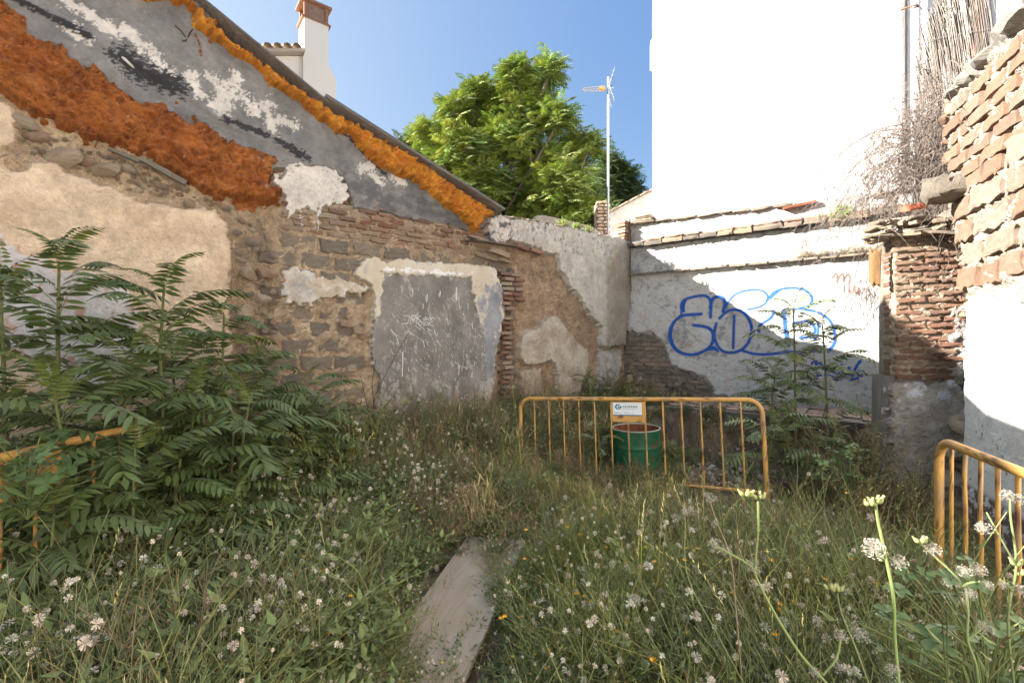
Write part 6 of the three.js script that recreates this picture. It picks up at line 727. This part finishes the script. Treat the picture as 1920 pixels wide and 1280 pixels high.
// ---------- mallow: round lobed leaves ----------
function mallow(label, x, z, y, n, R, seed, hgt) {
  const t = thing('mallow_plant', label, 'plant', 'mallow plants', [x, y, z]), r = rnd(seed), st = new GB();
  const lf = new GB(), c0 = [0.1, 0.17, 0.05]; { const c = lf.v(0, -0.12, 0, c0), ring = []; for (let i = 0; i <= 24; i++) { const a = 0.35 + (i / 24) * 5.58, l = 0.8 + 0.2 * Math.cos(a * 5 + 0.4) + 0.05 * Math.cos(a * 17); ring.push(lf.v(-Math.cos(a) * l, 0.1 * Math.cos(a * 5 + 3.5) * l + 0.04, Math.sin(a) * l, mulc(c0, 0.9 + 0.2 * Math.cos(a * 5)))); } for (let i = 0; i < 24; i++) lf.t(c, ring[i], ring[i + 1]); }
  const lg = lf.geo(), m = leafMat({ transmission: 0.2, roughness: 0.6 });
  for (let i = 0; i < n; i++) { const a = r() * 6.28, e = 0.4 + r(), q = V(Math.cos(a) * hgt * 0.75 * r(), hgt * (0.2 + 0.8 * r()), Math.sin(a) * hgt * 0.75 * r()); st.tube([V(0, 0, 0), V(q.x * 0.3, q.y * 0.7, q.z * 0.3), q], 0.003, [0.13, 0.17, 0.06], 4); const o = part('leaf', lg, m, t); o.position.copy(q); o.rotation.set((r() - 0.5) * 1.1, r() * 6, (r() - 0.5) * 1.1); o.scale.setScalar(R * (0.5 + 0.7 * r())); }
  part('stem', st.geo(), vc({ map: null, bumpMap: null }), t);
}
mallow('broad leaved mallow at the left picture edge above the orange plate', -2.45, -2.3, 0.75, 34, 0.07, 41, 0.42);
mallow('broad leaved mallow in the lower right corner of the picture', 1.42, -1.35, 0.45, 64, 0.045, 42, 0.5);
mallow('mallow with round leaves in front of the pier shrub', 3.05, -4.1, 0.2, 26, 0.06, 43, 0.5);
// ---------- sow thistle stalks close to the camera ----------
function puff(g, q, R, r, n = 150) { for (let k = 0; k < n; k++) { const d = V(r() - 0.5, r() - 0.4, r() - 0.5).normalize(), s = V(r() - 0.5, r() - 0.5, r() - 0.5).cross(d).normalize(), e = q.clone().addScaledVector(d, R * (0.7 + 0.35 * r())), c = mulc([0.42, 0.39, 0.33], 0.75 + 0.4 * r()), w = s.clone().multiplyScalar(0.0005), f = s.clone().multiplyScalar(R * 0.16); const a = g.v(q.x - w.x, q.y - w.y, q.z - w.z, c), b = g.v(q.x + w.x, q.y + w.y, q.z + w.z, c), m = g.v(e.x, e.y, e.z, c); g.t(a, b, m); g.t(m, g.v(e.x + f.x + d.x * R * 0.12, e.y + f.y + d.y * R * 0.12, e.z + f.z + d.z * R * 0.12, c), g.v(e.x - f.x + d.x * R * 0.1, e.y - f.y + d.y * R * 0.1, e.z - f.z + d.z * R * 0.1, c)); } }
function bud(g, q, d, l, rad) { const pts = [], rr = [0.3, 0.9, 1, 0.75, 0.4, 0.5]; for (let i = 0; i < 6; i++) pts.push(q.clone().addScaledVector(d, (l * i) / 5)); g.tube(pts, (u) => rad * rr[Math.round(u * 5)], (u) => mixc([0.14, 0.19, 0.05], [0.32, 0.31, 0.14], u), 8); }
function stalk(label, D, lines, buds, puffs, rad, colr, seed) {
  const first = lines[0][0], gy = groundY(first[0], -D), t = thing('thistle_stalk', label, 'plant', 'sow thistle stalks close by', [0, 0, -D]), r = rnd(seed), g = new GB();
  lines.forEach((p, i) => { const w = p.map(([x, y], k) => V(x, y, 0.015 * n2(x * 9, y * 9 + seed) * (k < p.length - 1 ? 1 : 0))); const sp = new THREE.CatmullRomCurve3(w).getPoints(w.length * 5); if (i === 0) sp.unshift(V(w[0].x - 0.04, gy, 0.02)); g.tube(sp, (u) => rad * (i ? 0.75 : 1.1 - 0.35 * u), (u) => mulc(mixc(colr, mulc(colr, 1.25), u), 1), 7); });
  part('stem', g.geo(), vc({ map: null, bumpMap: bumpGrain, bumpScale: 0.001, roughness: 0.6 }), t);
  buds.forEach(([x, y], i) => { const b = new GB(); for (let k = 0; k < 3; k++) bud(b, V(x + (k - 1) * 0.005, y, 0.003 * (k % 2)), V((k - 1) * (0.6 + 0.5 * r()), 1, 0.5 * (r() - 0.5)).normalize(), 0.016 + 0.008 * r(), 0.0055); part('flower_bud', b.geo(), vc({ map: null, bumpMap: null }), t); });
  puffs.forEach(([x, y], i) => { const b = new GB(), full = i === 0 && (seed === 2 || seed === 8), R = full ? 0.021 : [0.014, 0.017, 0.011, 0.015][(i + seed) % 4]; puff(b, V(x, y, 0.004), R, r, full ? 190 : 95); part('seed_head', b.geo(), leafMat({ roughness: 1, transmission: 0.4 }), t); });
}
stalk('pale green stalk bent to the left with withered heads, right of centre', 1.05, [[[0.720,0.869],[0.680,0.912],[0.615,1.010],[0.572,1.096],[0.556,1.129]], [[0.556,1.129],[0.562,1.164],[0.566,1.219],[0.568,1.283]], [[0.556,1.129],[0.529,1.148],[0.496,1.166],[0.455,1.187]], [[0.714,0.885],[0.744,0.924],[0.759,0.965]]], [[0.541,1.293],[0.571,1.287]], [[0.468,1.180],[0.495,1.165],[0.556,1.133],[0.757,0.973],[0.802,0.976],[0.695,0.890]], 0.0034, [0.17, 0.22, 0.07], 1);
stalk('tall straight pale green stalk with a round white seed head', 1.0, [[[0.852,0.888],[0.848,0.994],[0.839,1.087],[0.824,1.193],[0.809,1.257],[0.800,1.291]], [[0.820,1.164],[0.811,1.175],[0.797,1.193]]], [[0.800,1.294],[0.788,1.289]], [[0.792,1.196],[0.848,1.167],[0.834,0.930]], 0.0034, [0.18, 0.25, 0.07], 2);
stalk('branched pale stalk with several white tufts near the right barrier', 1.1, [[[1.137,0.812],[1.115,0.877],[1.096,0.935],[1.101,0.993],[1.100,1.048]], [[1.100,1.048],[1.070,1.083],[1.027,1.130],[0.982,1.167]], [[1.100,1.048],[1.115,1.060],[1.132,1.070]], [[1.096,0.935],[1.122,0.954],[1.137,0.959]]], [[0.990,1.163]], [[1.125,1.101],[1.091,1.096],[1.016,1.147],[1.147,1.063],[1.141,0.959],[1.102,1.042]], 0.0032, [0.17, 0.22, 0.08], 3);
stalk('thin stalk with a cluster of buds at the bottom right', 1.15, [[[0.903,0.774],[0.863,0.882],[0.836,0.963],[0.822,1.014]]], [[0.822,1.019],[0.803,1.025]], [], 0.0022, [0.17, 0.2, 0.08], 4);
stalk('thin dry brown stalk leaning left with a ragged white head', 1.5, [[[0.765,0.507],[0.738,0.753],[0.724,0.938],[0.677,1.052],[0.650,1.130]]], [], [[0.647,1.137],[0.668,1.133]], 0.0022, [0.24, 0.19, 0.12], 5);
stalk('thin green stalk with a flat white tuft left of the bent stalk', 1.5, [[[0.773,0.507],[0.668,0.701],[0.580,0.877],[0.571,1.075]]], [], [[0.568,1.087],[0.591,1.095]], 0.002, [0.18, 0.22, 0.09], 6);
stalk('thistle stalk at the right picture edge with tufts before the white wall', 1.2, [[[1.322,0.736],[1.315,0.919],[1.329,1.059],[1.308,1.200],[1.315,1.249]], [[1.322,0.989],[1.294,1.017],[1.285,1.024]], [[1.329,1.059],[1.280,1.130],[1.252,1.200]]], [[1.333,1.059],[1.343,1.034]], [[1.301,1.245],[1.333,1.235],[1.243,1.158],[1.294,1.010],[1.336,0.996]], 0.0028, [0.16, 0.2, 0.07], 7);
stalk('slim stalk with a white clock of seeds in the front centre right', 1.7, [[[0.618,0.355],[0.548,0.494],[0.478,0.614],[0.458,0.678]]], [], [[0.458,0.686]], 0.002, [0.17, 0.22, 0.08], 8);

renderer.render(scene, camera);
